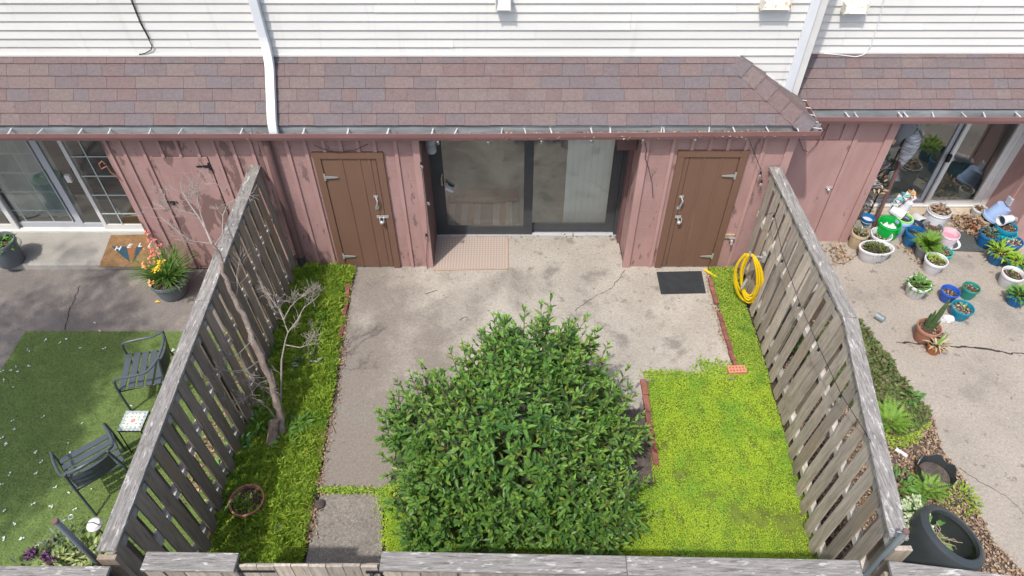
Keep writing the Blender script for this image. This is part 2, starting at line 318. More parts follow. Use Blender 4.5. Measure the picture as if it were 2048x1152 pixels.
def np_mesh(name, V, F, mat, parent=None, kind=None, smooth=False):
    """V (n,3), F (m,k)"""
    if parent is not None: V = V - np.array(wloc(parent))
    me = bpy.data.meshes.new(name); m, k = F.shape
    me.vertices.add(len(V)); me.vertices.foreach_set('co', V.astype(np.float32).ravel())
    me.loops.add(m * k); me.loops.foreach_set('vertex_index', F.astype(np.int32).ravel())
    me.polygons.add(m); me.polygons.foreach_set('loop_start', np.arange(0, m * k, k, dtype=np.int32))
    me.polygons.foreach_set('loop_total', np.full(m, k, dtype=np.int32))
    if smooth: me.polygons.foreach_set('use_smooth', np.ones(m, dtype=bool))
    me.update(calc_edges=True); me.materials.append(mat)
    o = link_mesh(name, me, parent)
    return tag(o, kind=kind)
def norm(a): return a / np.maximum(np.linalg.norm(a, axis=1, keepdims=True), 1e-9)
def leaf_arrays(P, D, N, L, W, fold=0.18, droop=0.12):
    """pointed folded leaves: 7 vertices, 6 triangles each"""
    D = norm(D); S = norm(np.cross(D, N)); N = np.cross(S, D); L = L[:, None]; W = W[:, None]
    pts = [P, P + D * L * .30 + S * W * .42 + N * W * fold, P + D * L * .30 - S * W * .42 + N * W * fold,
           P + D * L * .36 - N * L * droop * .1, P + D * L * .66 + S * W * .34 + N * (W * fold * .8 - L * droop * .4),
           P + D * L * .66 - S * W * .34 + N * (W * fold * .8 - L * droop * .4), P + D * L - N * L * droop]
    V = np.stack(pts, 1).reshape(-1, 3); n = len(P)
    t = np.array([(0, 3, 1), (0, 2, 3), (1, 3, 4), (2, 5, 3), (3, 6, 4), (3, 5, 6)])
    F = (t[None] + (np.arange(n) * 7)[:, None, None]).reshape(-1, 3); return V, F
def small_leaves(P, D, N, L, W):
    D = norm(D); S = norm(np.cross(D, N)); L = L[:, None]; W = W[:, None]
    V = np.stack([P, P + D * L * .5 + S * W * .5, P + D * L, P + D * L * .5 - S * W * .5], 1).reshape(-1, 3)
    F = np.arange(len(P) * 4).reshape(-1, 4); return V, F
def in_poly(x, y, poly):
    r = np.zeros(len(x), bool); n = len(poly)
    for i in range(n):
        x0, y0 = poly[i][0], poly[i][1]; x1, y1 = poly[(i + 1) % n][0], poly[(i + 1) % n][1]
        c = ((y0 > y) != (y1 > y)) & (x < (x1 - x0) * (y - y0) / (y1 - y0 + 1e-12) + x0); r ^= c
    return r
def scatter(poly, density):
    xs = [p[0] for p in poly]; ys = [p[1] for p in poly]; n = int((max(xs) - min(xs)) * (max(ys) - min(ys)) * density)
    x = rng.uniform(min(xs), max(xs), n); y = rng.uniform(min(ys), max(ys), n); k = in_poly(x, y, poly); return x[k], y[k]
def lump(x, y, s, seed):
    """cheap smooth 2-D noise in 0..1"""
    r = np.random.default_rng(seed); t = np.zeros_like(x)
    for i in range(5):
        a = r.uniform(0, 6.28); f = s * r.uniform(.6, 1.9); t += np.sin(f * (x * math.cos(a) + y * math.sin(a)) + r.uniform(0, 6.28))
    return 0.5 + t / 6.5
def groundcover(name, poly, dens, mat, h, size, label, cat, seed, up=0.5, thin=0.0, z0=0.0, bare=()):
    x, y = scatter(poly, dens); l = lump(x, y, 5, seed); l2 = lump(x, y, 17, seed + 1)
    keep = rng.random(len(x)) > np.clip(thin * np.clip((l2 - .55) * 4, 0, 1) + sum(.95 * np.exp(-(((x - bx_) / bw_) ** 2 + ((y - by_) / bh_) ** 2)) for bx_, by_, bw_, bh_ in bare), 0, .97); x = x[keep]; y = y[keep]; l = l[keep]; l2 = l2[keep]; n = len(x)
    z = z0 + h * (0.15 + 0.55 * l + 0.3 * l2) * rng.uniform(.5, 1.1, n)
    D = np.stack([rng.normal(0, 1, n), rng.normal(0, 1, n), np.abs(rng.normal(up, .45, n))], 1)
    N = np.stack([rng.normal(0, .5, n), rng.normal(0, .5, n), np.ones(n)], 1)
    L = size * rng.uniform(.6, 1.5, n); V, F = small_leaves(np.stack([x, y, z], 1), D, N, L, L * .6)
    o = np_mesh(name, V, F, mat, kind='stuff'); return tag(o, label, cat)

# ================================================================== GROUND
MB().box(-45, 45, -45, 45, -.4, -.03).build('ground', SOIL, kind='structure')
pm = [(-2.27, -.0), (-1.16, 0), (-1.16, .72), (1.6, .72), (1.62, 0), (2.84, 0), (2.80, -2.0), (1.66, -2.04), (1.60, -2.45), (-1.33, -2.5), (-1.36, -3.5), (-2.14, -3.5), (-2.19, -2.0)]
patio = MB().poly(pm[::-1][::-1], -.15, 0).build('patio', CONC, kind='structure')
MB().poly([(-2.13, -4.75), (-1.30, -4.75), (-1.42, -3.56), (-2.12, -3.555)], -.15, -.004).build('walkway', WALK, kind='structure')
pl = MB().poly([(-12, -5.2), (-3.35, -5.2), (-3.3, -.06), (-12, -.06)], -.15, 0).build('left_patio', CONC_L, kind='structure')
MB().box(-12, -5.08, -.06, .72, -.15, .10).build('door_step', CONC_SLAB, kind='structure', bevel=.02)
rp_edge = [gz(u, v) for u, v in ((1660, 560), (1712, 640), (1762, 690), (1795, 760), (1862, 825), (1885, 900), (1930, 960), (1985, 1080), (2060, 1160))]
rpoly = [(3.36, .54), (3.36, -1.15), *[(p.x, p.y) for p in rp_edge], (12, -5.0), (12, 1.33), (3.36, 1.33)]
pr = MB().poly(rpoly, -.15, 0).build('right_patio', CONC_R, kind='structure')
def crack(px, w, parent, branch=True):
    m = MB(); pts = [gz(u, v, .003) for u, v in px]; fine = []
    for a, b in zip(pts[:-1], pts[1:]):
        k = max(2, int((b - a).length / .05))
        for i in range(k):
            p = a.lerp(b, i / k); fine.append(p + Vector((random.gauss(0, .010), random.gauss(0, .010), 0)))
    fine.append(pts[-1])
    for i, (a, b) in enumerate(zip(fine[:-1], fine[1:])):
        d = (b - a).normalized(); s = Vector((-d.y, d.x, 0)); ww = w * random.uniform(.5, 1.4)
        m.add([a - s * ww / 2, b - s * ww / 2, b + s * ww / 2, a + s * ww / 2], [(0, 1, 2, 3)])
    return m.build('crack', CRACK, parent)
crack([(1250, 540), (1225, 575), (1178, 600), (1150, 622)], .008, patio)
crack([(1660, 530), (1690, 525), (1715, 510)], .012, pr)
crack([(1795, 683), (1850, 690), (1900, 692), (1965, 697), (2010, 705), (2060, 708)], .024, pr)
crack([(1870, 910), (1940, 950), (2010, 990), (2060, 1040)], .006, pr)
crack([(160, 570), (140, 620), (130, 660)], .010, pl)
# ------------------------------------------------------------------ planted ground
lawn_r = [(1.68, -2.05), (2.82, -2.02), (2.88, -.05), (3.22, -.05), (3.22, -4.9), (-1.28, -4.9), (-1.34, -3.6), (1.60, -3.45)]
strip_l = [(-3.12, -.05), (-2.28, -.05), (-2.22, -2.0), (-2.17, -3.5), (-2.15, -4.9), (-3.18, -4.9)]
MB().poly(lawn_r[::-1][::-1], -.12, -.016).build('lawn', LAWNBASE, kind='structure')
MB().poly(strip_l, -.12, -.018).build('planting_strip', LAWNBASE, kind='structure')
bed = [(-1.36, -2.5), (1.62, -2.45), (1.60, -3.45), (-1.34, -3.6)]
MB().poly(bed, -.12, -.022).build('shrub_bed', MULCH, kind='structure')
groundcover('golden_groundcover', [(1.72, -2.02), (2.70, -1.97), (2.86, -1.95), (3.2, -1.9), (3.2, -4.9), (-1.26, -4.9), (-1.32, -3.7), (1.56, -3.5)], 27000, GOLD, .075, .0135, 'bright yellow green creeping groundcover filling the bed on the right', 'ground cover', 3, thin=.5, bare=((2.55, -3.85, .32, .14), (2.95, -4.0, .2, .2), (1.9, -3.35, .13, .05), (2.15, -3.6, .09, .05), (2.4, -3.5, .05, .04), (1.75, -3.0, .05, .05)))
groundcover('green_groundcover', [(2.84, -.05), (3.22, -.05), (3.22, -2.1), (2.86, -2.1)], 20000, GREENC, .07, .016, 'green creeping groundcover between patio bricks and the right fence', 'ground cover', 9)
# longer, grassier growth left of the patio
x, y = scatter(strip_l, 26000); l = lump(x, y, 4, 21); n = len(x)
dark = np.clip((-2.55 - x) / .35, 0, 1); dirt = np.clip((-3.4 - y) / .9, 0, 1) * np.clip((lump(x, y, 6, 5) - .45) * 4, 0, 1)
k = rng.random(n) > dirt * .85; x = x[k]; y = y[k]; l = l[k]; n = len(x)
D = np.stack([rng.normal(.15, .6, n), rng.normal(-.2, .6, n), rng.uniform(.3, 1.2, n)], 1)
L = rng.uniform(.022, .062, n) * (0.6 + l * .9)
l3 = lump(x, y, 22, 77); V, F = small_leaves(np.stack([x, y, -.02 + (rng.uniform(.0, .05, n) + .10 * l3 * l3) * (.4 + l)], 1), D, np.stack([rng.normal(0, 1, n), rng.normal(0, 1, n), np.full(n, .6)], 1), L, L * .30)
tag(np_mesh('grassy_groundcover', V, F, GREENC, kind='stuff'), 'soft green feathery groundcover along the left fence', 'ground cover')
x, y = scatter([(-2.95, -.08), (-2.37, -.08), (-2.34, -1.0), (-2.28, -2.0), (-2.33, -2.8), (-2.26, -3.5), (-2.28, -4.2), (-2.7, -4.2), (-2.8, -2.0)], 3400); l = lump(x, y, 7, 55); k = rng.random(len(x)) < .25 + l; x = x[k]; y = y[k]; l = l[k]; n = len(x)
D = np.stack([rng.normal(.35, .5, n), rng.normal(-.25, .5, n), rng.uniform(.5, 1.3, n)], 1); L = rng.uniform(.05, .11, n) * (.6 + .8 * l)
V, F = leaf_arrays(np.stack([x, y, rng.uniform(-.01, .05, n)], 1), D, np.stack([rng.normal(0, 1, n), rng.normal(0, 1, n), np.full(n, .8)], 1), L, L * .13, .1, .45)
tag(np_mesh('tall_grass', V, F, GREENC, kind='stuff'), 'taller grassy blades rising from the left planting strip', 'grass')
# spill of green over edges of the patio and in the walkway joint
def spill(px, n, spread, mat, name, label, cat, size=.03, h=.05):
    pts = [gz(u, v) for u, v in px]; P = []
    for i in range(n):
        j = random.randrange(len(pts) - 1); p = pts[j].lerp(pts[j + 1], random.random()); P.append((p.x + random.gauss(0, spread), p.y + random.gauss(0, spread), random.uniform(.004, h)))
    P = np.array(P); D = np.stack([rng.normal(0, 1, n), rng.normal(0, 1, n), rng.normal(.3, .4, n)], 1); N = np.stack([rng.normal(0, .5, n), rng.normal(0, .5, n), np.ones(n)], 1)
    L = size * rng.uniform(.5, 1.3, n); V, F = small_leaves(P, D, N, L, L * .6); return tag(np_mesh(name, V, F, mat, kind='stuff'), label, cat)
spill([(640, 982), (700, 982), (770, 985), (800, 975)], 900, .02, GREENC, 'joint_weeds', 'low weeds growing in the joint of the concrete walk', 'weeds')
spill([(770, 985), (785, 1040), (780, 1090)], 1800, .05, GOLD, 'walk_edge_weeds', 'yellow green growth along the right edge of the walk', 'weeds', .024)
spill([(1290, 752), (1340, 752), (1400, 755), (1440, 745), (1500, 745)], 2200, .035, GREENC, 'creeping_edge', 'creeping stems spilling over the near patio edge', 'weeds')
spill([(1390, 735), (1412, 725), (1418, 742), (1440, 730), (1462, 738)], 260, .04, GREENC, 'runner_weeds', 'thin green runners creeping onto the pale patio corner', 'weeds', .04)
spill([(703, 540), (690, 640), (680, 720), (665, 800), (650, 880), (632, 990), (618, 1080)], 1900, .035, LITTER, 'leaf_litter', 'dry brown leaf litter along the left patio edge', 'leaf litter', .03, .02)
spill([(870, 474), (1000, 474), (1130, 474), (1230, 474)], 90, .02, LITTER, 'door_leaf_litter', 'a few dead leaves swept against the door track', 'leaf litter', .04, .02)
spill([(1416, 550), (1425, 590), (1440, 640), (1452, 690)], 500, .03, LITTER, 'brick_leaf_litter', 'dry leaves caught beside the right brick edging', 'leaf litter', .03, .02)
def specks(poly, n, mat, size, label, name='patio_debris'):
    x, y = scatter(poly, 60); k = rng.permutation(len(x))[:n]; x = x[k]; y = y[k]; n = len(x); D = rng.normal(0, 1, (n, 3)); D[:, 2] *= .15; L = size * rng.uniform(.4, 1.5, n)
    V, F = small_leaves(np.stack([x, y, np.full(n, .006)], 1), D, np.stack([rng.normal(0, .2, n), rng.normal(0, .2, n), np.ones(n)], 1), L, L * rng.uniform(.2, .7)); return tag(np_mesh(name, V, F, mat, kind='stuff'), label, 'debris')
specks(pm, 230, LITTER, .022, 'scattered crumbs and leaf bits on the middle patio')
specks(pm, 90, CONC_SLAB, .02, 'pale chips scattered on the middle patio')
specks(rpoly, 260, LITTER, .02, 'scattered crumbs and leaf bits on the right patio')
specks([(-7, -1.2), (-3.4, -1.2), (-3.4, -.1), (-7, -.1)], 120, LITTER, .02, 'scattered crumbs on the left patio')
m = MB()
for px in (((920, 640), (928, 634), (936, 634)), ((850, 588), (862, 584), (874, 580)), ((655, 832), (665, 850), (672, 868)), ((1000, 655), (1004, 662), (1006, 671))): m.tube([gz(u, v, .008) for u, v in px], .004, 4)
tag(m.build('fallen_twigs', BRANCH, kind='stuff'), 'thin fallen twigs lying on the middle patio', 'twigs')
# right neighbour's planting strip
strip_r = [(3.36, -1.1), *[(p.x, p.y) for p in rp_edge[1:]], (6, -4.95), (3.36, -4.95)]
MB().poly(strip_r[::-1][::-1], -.12, -.02).build('neighbour_bed', MULCH, kind='structure')
iv = [gz(u, v) for u, v in ((1715, 640), (1755, 690), (1800, 755), (1835, 800), (1862, 830), (1840, 860), (1800, 875), (1760, 870))]
groundcover('ivy_patch', [(3.4, -1.3), *[(p.x, p.y) for p in iv]], 3800, IVY, .10, .045, 'dark green ivy patch beyond the right fence', 'ground cover', 33, up=.3)
groundcover('dry_leaf_bed', strip_r, 3200, LITTER, .02, .03, 'dry brown leaves covering the bed beyond the right fence', 'leaf litter', 41, up=.1)
groundcover('moss_patch', [(p.x, p.y) for p in [gz(u, v) for u, v in ((1765, 830), (1840, 815), (1862, 850), (1830, 890), (1780, 900), (1765, 870))]], 5000, GREENC, .04, .028, 'yellow green mossy patch beyond the right fence', 'ground cover', 44)
spill([(1900, 440), (1930, 440), (1950, 450), (1945, 465), (1915, 450)], 420, .06, LITTER, 'litter_pile', 'pile of tan dry leaves under the white framed door', 'leaf litter', .07, .05)
spill([(1650, 495), (1680, 500), (1690, 520), (1660, 520)], 160, .07, LITTER, 'wall_leaf_litter', 'scattered dry leaves at the foot of the right pink wall', 'leaf litter', .05, .02)
spill([(1800, 500), (1820, 480), (1835, 520), (1850, 525), (1880, 470)], 220, .09, LITTER, 'pot_leaf_litter', 'dry leaves lying among the pots on the right patio', 'leaf litter', .05, .02)

# ================================================================== TOWNHOUSES
def slab_wall(m, x0, x1, y0, y1, z0, z1): m.box(x0, x1, y0, y1, z0, z1)
WALL_TOP = 2.36
PX = gy(538, 100, .42).x        # the roofs and upper walls of the left and middle house meet under the downspout
LIP_Y, LIP_Z = -.17, 2.382
ROOF_B = (-.075, 2.44); ROOF_T = (.45, 3.07)
def roof_pt(x, t, off=0.0, B=ROOF_B, T=ROOF_T):
    dy, dz = T[0] - B[0], T[1] - B[1]; l = math.hypot(dy, dz)
    return Vector((x, B[0] + dy * t - dz / l * off, B[1] + dz * t + dy / l * off))
def make_shingles(roof, x0, x1, rows, B, T, xmax=None):
    th = .007
    for r in range(math.ceil(rows)):
        x = x0 + random.uniform(-.25, 0); t0 = r / rows; t1 = min(1.0, (r + 1.22) / rows)
        while x < x1:
            w = random.choice((.18, .23, .26, .30, .34, .27)); a = max(x, x0); b = min(x + w - .0028, x1)
            if xmax: b = min(b, xmax((r + .3) / rows))
            x += w
            if b - a < .03: continue
            lift = random.uniform(0, .0025); jit = random.uniform(-.0025, .0025)
            P = lambda xx, t, o: roof_pt(xx, t, o, B, T)
            m = MB(); tt = t0 + jit
            xt = b if not xmax else min(b, xmax(t1)); 
            m.hexa([P(a, tt, .010 + lift), P(b, tt, .010 + lift), P(max(xt, a + .01), t1, -.001), P(a, t1, -.001)],
                   [P(a, tt, .019 + lift), P(b, tt, .019 + lift), P(max(xt, a + .01), t1, .006), P(a, t1, .006)])
            m.build('shingle', SHINGLE, roof)
def make_siding(house, x0, x1, y, z0, ztop, exp, xstart=None, seams=()):
    k = 0; z = z0
    while z < ztop:
        a = x0
        if xstart: a = max(x0, xstart(z))
        cuts = [a] + sorted(s for i, s in seams if i == k and a + .2 < s < x1 - .2) + [x1]
        for c0, c1 in zip(cuts[:-1], cuts[1:]):
            m = MB(); zt = z + exp; jb = random.uniform(-.0015, .0015)
            m.hexa([(c0 + .001, y - .021 + jb, z), (c1 - .001, y - .021 + jb, z), (c1 - .001, y, z), (c0 + .001, y, z)],
                   [(c0 + .001, y - .003, zt + .004), (c1 - .001, y - .003, zt + .004), (c1 - .001, y, zt + .004), (c0 + .001, y, zt + .004)])
            m.build('siding_board', WHITE, house)
        z += exp; k += 1
def make_gutter(house, x0, x1, y, z, hangers, zf=None):
    zf = zf or (lambda x: z)
    g = MB(); n = 10
    for i in range(n):
        a = x0 + (x1 - x0) * i / n; b = x0 + (x1 - x0) * (i + 1) / n; za, zb = zf(a), zf(b)
        prof = [(.115, -.10), (.012, -.10), (.0, -.055), (.0, -.0), (.012, 0), (.012, -.012), (.006, -.05), (.016, -.092), (.115, -.092)]
        vs = [(a, y + p, za + q) for p, q in prof] + [(b, y + p, zb + q) for p, q in prof]; k = len(prof)
        g.add(vs, [(j, j + k, j + k + 1, j + 1) for j in range(k - 1)])
    gu = g.build('gutter', GUTTER_OUT, house)
    t = MB()
    for i in range(n):
        a = x0 + (x1 - x0) * i / n; b = x0 + (x1 - x0) * (i + 1) / n; za, zb = zf(a), zf(b)
        t.hexa([(a, y + .108, za - .088), (b, y + .108, zb - .088), (b, y + .114, zb - .088), (a, y + .114, za - .088)], [(a, y + .100, za + .042), (b, y + .100, zb + .042), (b, y + .106, zb + .042), (a, y + .106, za + .042)])
        t.hexa([(a, y + .02, za - .0915), (b, y + .02, zb - .0915), (b, y + .108, zb - .0915), (a, y + .108, za - .0915)], [(a, y + .02, za - .087), (b, y + .02, zb - .087), (b, y + .108, zb - .087), (a, y + .108, za - .087)])
    t.build('trough_lining', GUTTER_IN, gu)
    for hx in hangers:
        sk = random.uniform(-.02, .03); m = MB(); zz = zf(hx)
        m.bar((hx, y - .002, zz + .006), (hx + sk, y + .104, zz + .012), random.uniform(.010, .02), .005); m.build('gutter_hanger', HANGER, gu)
    return gu
def wall_battens(wall, xs, y, z0, z1, w=.045, mat=PINK_CLEAN, breaks=None):
    for x in xs:
        b0 = z0
        if breaks:
            for (a, b, zt) in breaks:
                if a < x < b: b0 = zt
        MB().box(x - w / 2, x + w / 2, y - .022, y + .0, b0, z1).build('batten', mat, wall)
def hinge(door, x, y, z, dirx, mat=STEEL):
    m = MB(); m.box(x - .012, x + .012, y - .006, y, z - .055, z + .055)
    m.hexa([(x, y - .008, z - .022), (x + dirx * .17, y - .008, z - .008), (x + dirx * .17, y, z - .008), (x, y, z - .022)], [(x, y - .008, z + .022), (x + dirx * .17, y - .008, z + .008), (x + dirx * .17, y, z + .008), (x, y, z + .022)])
    m.build('hinge', mat, door)
def sliding_door(house, x0, x1, y, z0, z1, frame, panes, sill, glass=GLASS, label=None):
    """panes: list of (xa, xb, yoff, stile_w, bottom_rail_h, material)"""
    d = MB(); fw = .05
    d.box(x0 - fw, x0, y - .05, y + .08, z0, z1).box(x1, x1 + fw, y - .05, y + .08, z0, z1).box(x0 - fw, x1 + fw, y - .05, y + .08, z1, z1 + fw)
    do = d.build('sliding_door', frame, house, label=label)
    MB().box(x0 - fw, x1 + fw, y - .075, y + .08, z0, z0 + .025).box(x0, x1, y - .03, y - .02, z0 + .025, z0 + .04).box(x0, x1, y + .02, y + .03, z0 + .025, z0 + .04).build('door_track', sill, do)
    for (xa, xb, yo, sw, bh, pm_) in panes:
        s = MB(); zz0 = z0 + .028
        s.box(xa, xa + sw, y + yo - .017, y + yo + .017, zz0, z1).box(xb - sw, xb, y + yo - .017, y + yo + .017, zz0, z1)
        s.box(xa + sw, xb - sw, y + yo - .0155, y + yo + .0155, zz0, zz0 + bh).box(xa + sw, xb - sw, y + yo - .0155, y + yo + .0155, z1 - .08, z1)
        s.build('panel_frame', pm_, do)
        MB().add([(xa + sw, y + yo, zz0 + bh), (xb - sw, y + yo, zz0 + bh), (xb - sw, y + yo, z1 - .08), (xa + sw, y + yo, z1 - .08)], [(0, 1, 2, 3)]).build('glass_pane', glass, do)
    return do
def room(house, x0, x1, y0, y1, z0, z1, floor=ROOM_WARM):
    m = MB(); m.add([(x0, y0, z0), (x1, y0, z0), (x1, y1, z0), (x0, y1, z0), (x0, y0, z1), (x1, y0, z1), (x1, y1, z1), (x0, y1, z1)], [(4, 7, 6, 5), (1, 5, 6, 2), (2, 6, 7, 3), (3, 7, 4, 0)])
    m.build('interior_wall', ROOM, house)
    MB().box(x0, x1, y0, y1, z0 - .05, z0).build('interior_floor', floor, house)

# ---- middle house
mid = thing('townhouse', (0, .7, 0), 'middle townhouse, pink board walls below a brown shingle roof, with two brown shed doors', 'house')
wall = MB().box(-3.13, -1.162, 0, .68, -.05, WALL_TOP).build('wall', PINK, mid)
wall_r = MB().box(1.626, 3.49, 0, .68, -.05, WALL_TOP).build('wall', PINK, mid)
MB().box(-1.19, 1.66, .50, .62, 2.08, WALL_TOP).build('door_header', MAROON, mid)
MB().box(-1.161, -1.135, .03, .70, 0, 2.1).build('recess_lining', MAROON, mid)
MB().box(1.575, 1.624, .50, .70, 0, 2.1).build('recess_lining', MAROON, mid)
MB().box(-3.13, 3.49, -.052, -.004, 2.25, 2.42).build('fascia', MAROON, mid)
MB().box(-1.16, 1.62, -.003, .68, 2.30, 2.33).build('soffit', MAROON, mid)
ML = [gy(u, 285).x for u in (572, 609, 646, 680, 715, 748, 790)]
MR = [gy(u, 280).x for u in (1349, 1387, 1423, 1459, 1496, 1532)]
dL = (gy(624, 302).x, gy(765, 302).x, 2.02); dR = (gy(1357, 299).x, gy(1498, 299).x, 2.045)
wall_battens(wall, ML + MR, 0, 0, 2.25, breaks=[dL, dR])
MB().box(-1.235, -1.14, -.026, .03, 0, 2.25).build('corner_board', PINK_CLEAN, wall)
MB().box(1.604, 1.70, -.026, .03, 0, 2.25).build('corner_board', PINK_CLEAN, wall)
MB().box(3.40, 3.50, -.024, .03, 0, 2.25).build('corner_board', PINK_CLEAN, wall)
# bare batten strip standing just left of the downspout shadow
def shed_door(x0, x1, ztop, plank_edges, hinge_left, label):
    t = .09
    d = MB(); d.box(x0, x0 + t, -.034, -.002, 0, ztop - t); d.box(x1 - t, x1, -.034, -.002, 0, ztop - t); d.box(x0 - .004, x1 + .004, -.037, -.002, ztop - t, ztop)
    door = d.build('shed_door', DOORBROWN, mid, label=label)
    xs = [x0 + t + .006] + [x0 + t + (x1 - x0 - 2 * t) * e for e in plank_edges] + [x1 - t - .006]
    for a, b in zip(xs[:-1], xs[1:]):
        MB().box(a, b - .006, -.018, -.004, .03, ztop - t - .006).build('plank', DOORBROWN, door)
    for e in plank_edges[:-1] if hinge_left else plank_edges[1:]:
        xx = x0 + t + (x1 - x0 - 2 * t) * e; MB().box(xx - .016, xx + .016, -.026, -.017, .03, ztop - t - .01).build('door_batten', DOORBROWN, door)
    hx = x0 + t + .002 if hinge_left else x1 - t - .002; dirx = 1 if hinge_left else -1
    hinge(door, hx, -.034, ztop - .38, dirx); hinge(door, hx, -.034, .24, dirx)
    px = x1 - t - .09 if hinge_left else x0 + t + .07
    m = MB(); m.box(px - .03, px + .03, -.026, -.018, 1.30, 1.33).tube([(px, -.03, 1.31), (px + .02, -.065, 1.27), (px, -.065, 1.19), (px - .01, -.025, 1.13)], .011, 6).box(px - .03, px + .02, -.028, -.018, 1.10, 1.14).build('pull_handle', STEEL, door)
    m = MB(); m.box(px - .03, px + .13 if hinge_left else px + .05, -.045, -.034, .96, 1.0)
    m.tube([(px + .01, -.05, .97), (px + .01, -.07, .93), (px + .06, -.07, .90), (px + .06, -.05, .97)], .008, 6).ball((px + .03, -.065, .90), .028); m.build('padlock', STEEL, door)
    return door
shed_door(*dL[:2], dL[2], (.36, .68, .90), True, 'brown plank shed door hinged on its left side')
shed_door(*dR[:2], dR[2], (.10, .36, .68), False, 'brown plank shed door hinged on its right side')
# sliding door
sl = sliding_door(mid, -1.09, 1.53, .71, .0, 2.08, DARKFRAME, [(-1.09, .30, -.028, .13, .15, DARKFRAME), (.17, 1.53, .028, .13, .16, DARKFRAME)], ALU, label='charcoal framed sliding glass door')
p = gy(888, 368, .62); MB().tube([(p.x - .02, .68, p.z + .14), (p.x - .03, .62, p.z + .1), (p.x - .03, .62, p.z - .02), (p.x - .02, .68, p.z - .06)], .012).build('pull_handle', STUMPTOP, sl)
lp = gy(897, 378, .62); m = MB(); m.bar(lp + Vector((-.04, 0, .035)), lp + Vector((.05, 0, -.03)), .055, .04).tube([lp + Vector((-.04, 0, .03)), lp + Vector((-.05, .02, .09)), lp + Vector((-.01, .02, .08)), lp + Vector((-.02, 0, .03))], .006).ball(lp + Vector((.055, 0, -.035)), .024)
m.build('lockbox', ALU, None, label='silver key lockbox hanging on the handle of the dark sliding door', cat='lockbox')
room(mid, -1.3, 1.75, .80, 3.6, 0.0, 2.4)
cm = MB(); x = .78
while x < 1.40: cm.box(x, x + .085, .90, .908, .06, 2.05); x += .088
cm.build('curtain', CURTAIN, mid, label='pale vertical blind behind the right glass')
# plaid blanket on the floor behind the left pane
bl = thing('folded_blanket', (-.45, 1.15, 0), 'folded striped blanket on the floor behind the dark sliding door', 'blanket')
x = -.98
BM = [paint('blanket_pale', (.50, .50, .45), .9), paint('blanket_grey', (.22, .24, .23), .9), paint('blanket_tan', (.34, .29, .22), .9)]
for i in range(11): MB().box(x, x + .097, .92, 1.32 + random.uniform(-.02, .02), .0, .10 + random.uniform(-.012, .012)).build('stripe', BM[(0, 1, 0, 2, 0, 1, 1, 0, 2, 0, 1)[i]], bl); x += .0985
MB().box(-1.0, .1, 1.36, 1.6, 0, .16).build('cushion', paint('rust_cloth', (.30, .17, .11), .9), bl, bevel=.03)
# box above the right jamb and wall lamp on the left
MB().hexa([(1.36, .30, 1.82), (1.61, .30, 1.82), (1.61, .52, 1.82), (1.36, .52, 1.82)], [(1.33, .30, 2.30), (1.61, .30, 2.30), (1.61, .52, 2.30), (1.33, .52, 2.30)]).build('duct_cover', MAROON, mid, label='maroon boxed duct in the top right corner of the recess')
q = gy(862, 290, .30); m = MB(); m.lathe([(.055, -.11), (.065, -.1), (.065, .10), (.045, .12)], (q.x, q.y, q.z), 16, cap1=True); m.box(q.x - .065, q.x - .03, q.y - .03, q.y + .03, q.z - .02, q.z + .05)
m.build('wall_lamp', GUTTER_IN, mid, smooth=True)
# roof with a hip at its right end
T = gy(1475, 110, ROOF_T[0]); Ecr = gy(1633, 252, LIP_Y + .08); Eb = Vector((Ecr.x - .03, ROOF_B[0], ROOF_B[1])); Wp = Vector((Eb.x - .02, ROOF_T[0], ROOF_B[1] + .05))
TT = Vector((T.x, ROOF_T[0], ROOF_T[1]))
rm = MB(); rm.add([(PX, ROOF_B[0], ROOF_B[1]), Eb, TT, (PX, ROOF_T[0], ROOF_T[1]), (Wp.x, Wp.y + .25, Wp.z)], [(0, 1, 2, 3), (1, 4, 2)])
roof = rm.build('roof', ROOFBASE, mid)
hipx = lambda t: Eb.x + (TT.x - Eb.x) * t - .02
make_shingles(roof, PX, Eb.x, 5.7, ROOF_B, ROOF_T, hipx)
# hip cap shingles lie across the hip, side facet shingles beyond
nc = 6
nf = Vector((0, -(ROOF_T[1] - ROOF_B[1]), ROOF_T[0] - ROOF_B[0])).normalized(); ns = ((Wp + Vector((0, .25, 0))) - Eb).cross(TT - Eb).normalized()
if ns.z < 0: ns = -ns
hd = (TT - Eb).normalized(); sf = (hd.cross(nf)).normalized(); ss = (hd.cross(ns)).normalized()
if sf.x > 0: sf = -sf
if ss.x < 0: ss = -ss
for i in range(nc):
    a = Eb.lerp(TT, i / nc); b = Eb.lerp(TT, min(1, (i + 1.25) / nc)); m = MB(); o0 = .040; o1 = .020; wd = .17
    nm = (nf + ns).normalized()
    vs = [a + sf * wd + nf * (o0 - .012), a + nm * o0, a + ss * wd + ns * (o0 - .012), b + sf * wd + nf * (o1 - .012), b + nm * o1, b + ss * wd + ns * (o1 - .012)]
    vs += [v - nm * .012 for v in vs]
    m.add(vs, [(0, 1, 4, 3), (1, 2, 5, 4), (6, 9, 10, 7), (7, 10, 11, 8), (0, 6, 7, 1), (1, 7, 8, 2), (0, 3, 9, 6), (2, 8, 11, 5), (3, 4, 10, 9), (4, 5, 11, 10)]); m.build('shingle', SHINGLE, roof)
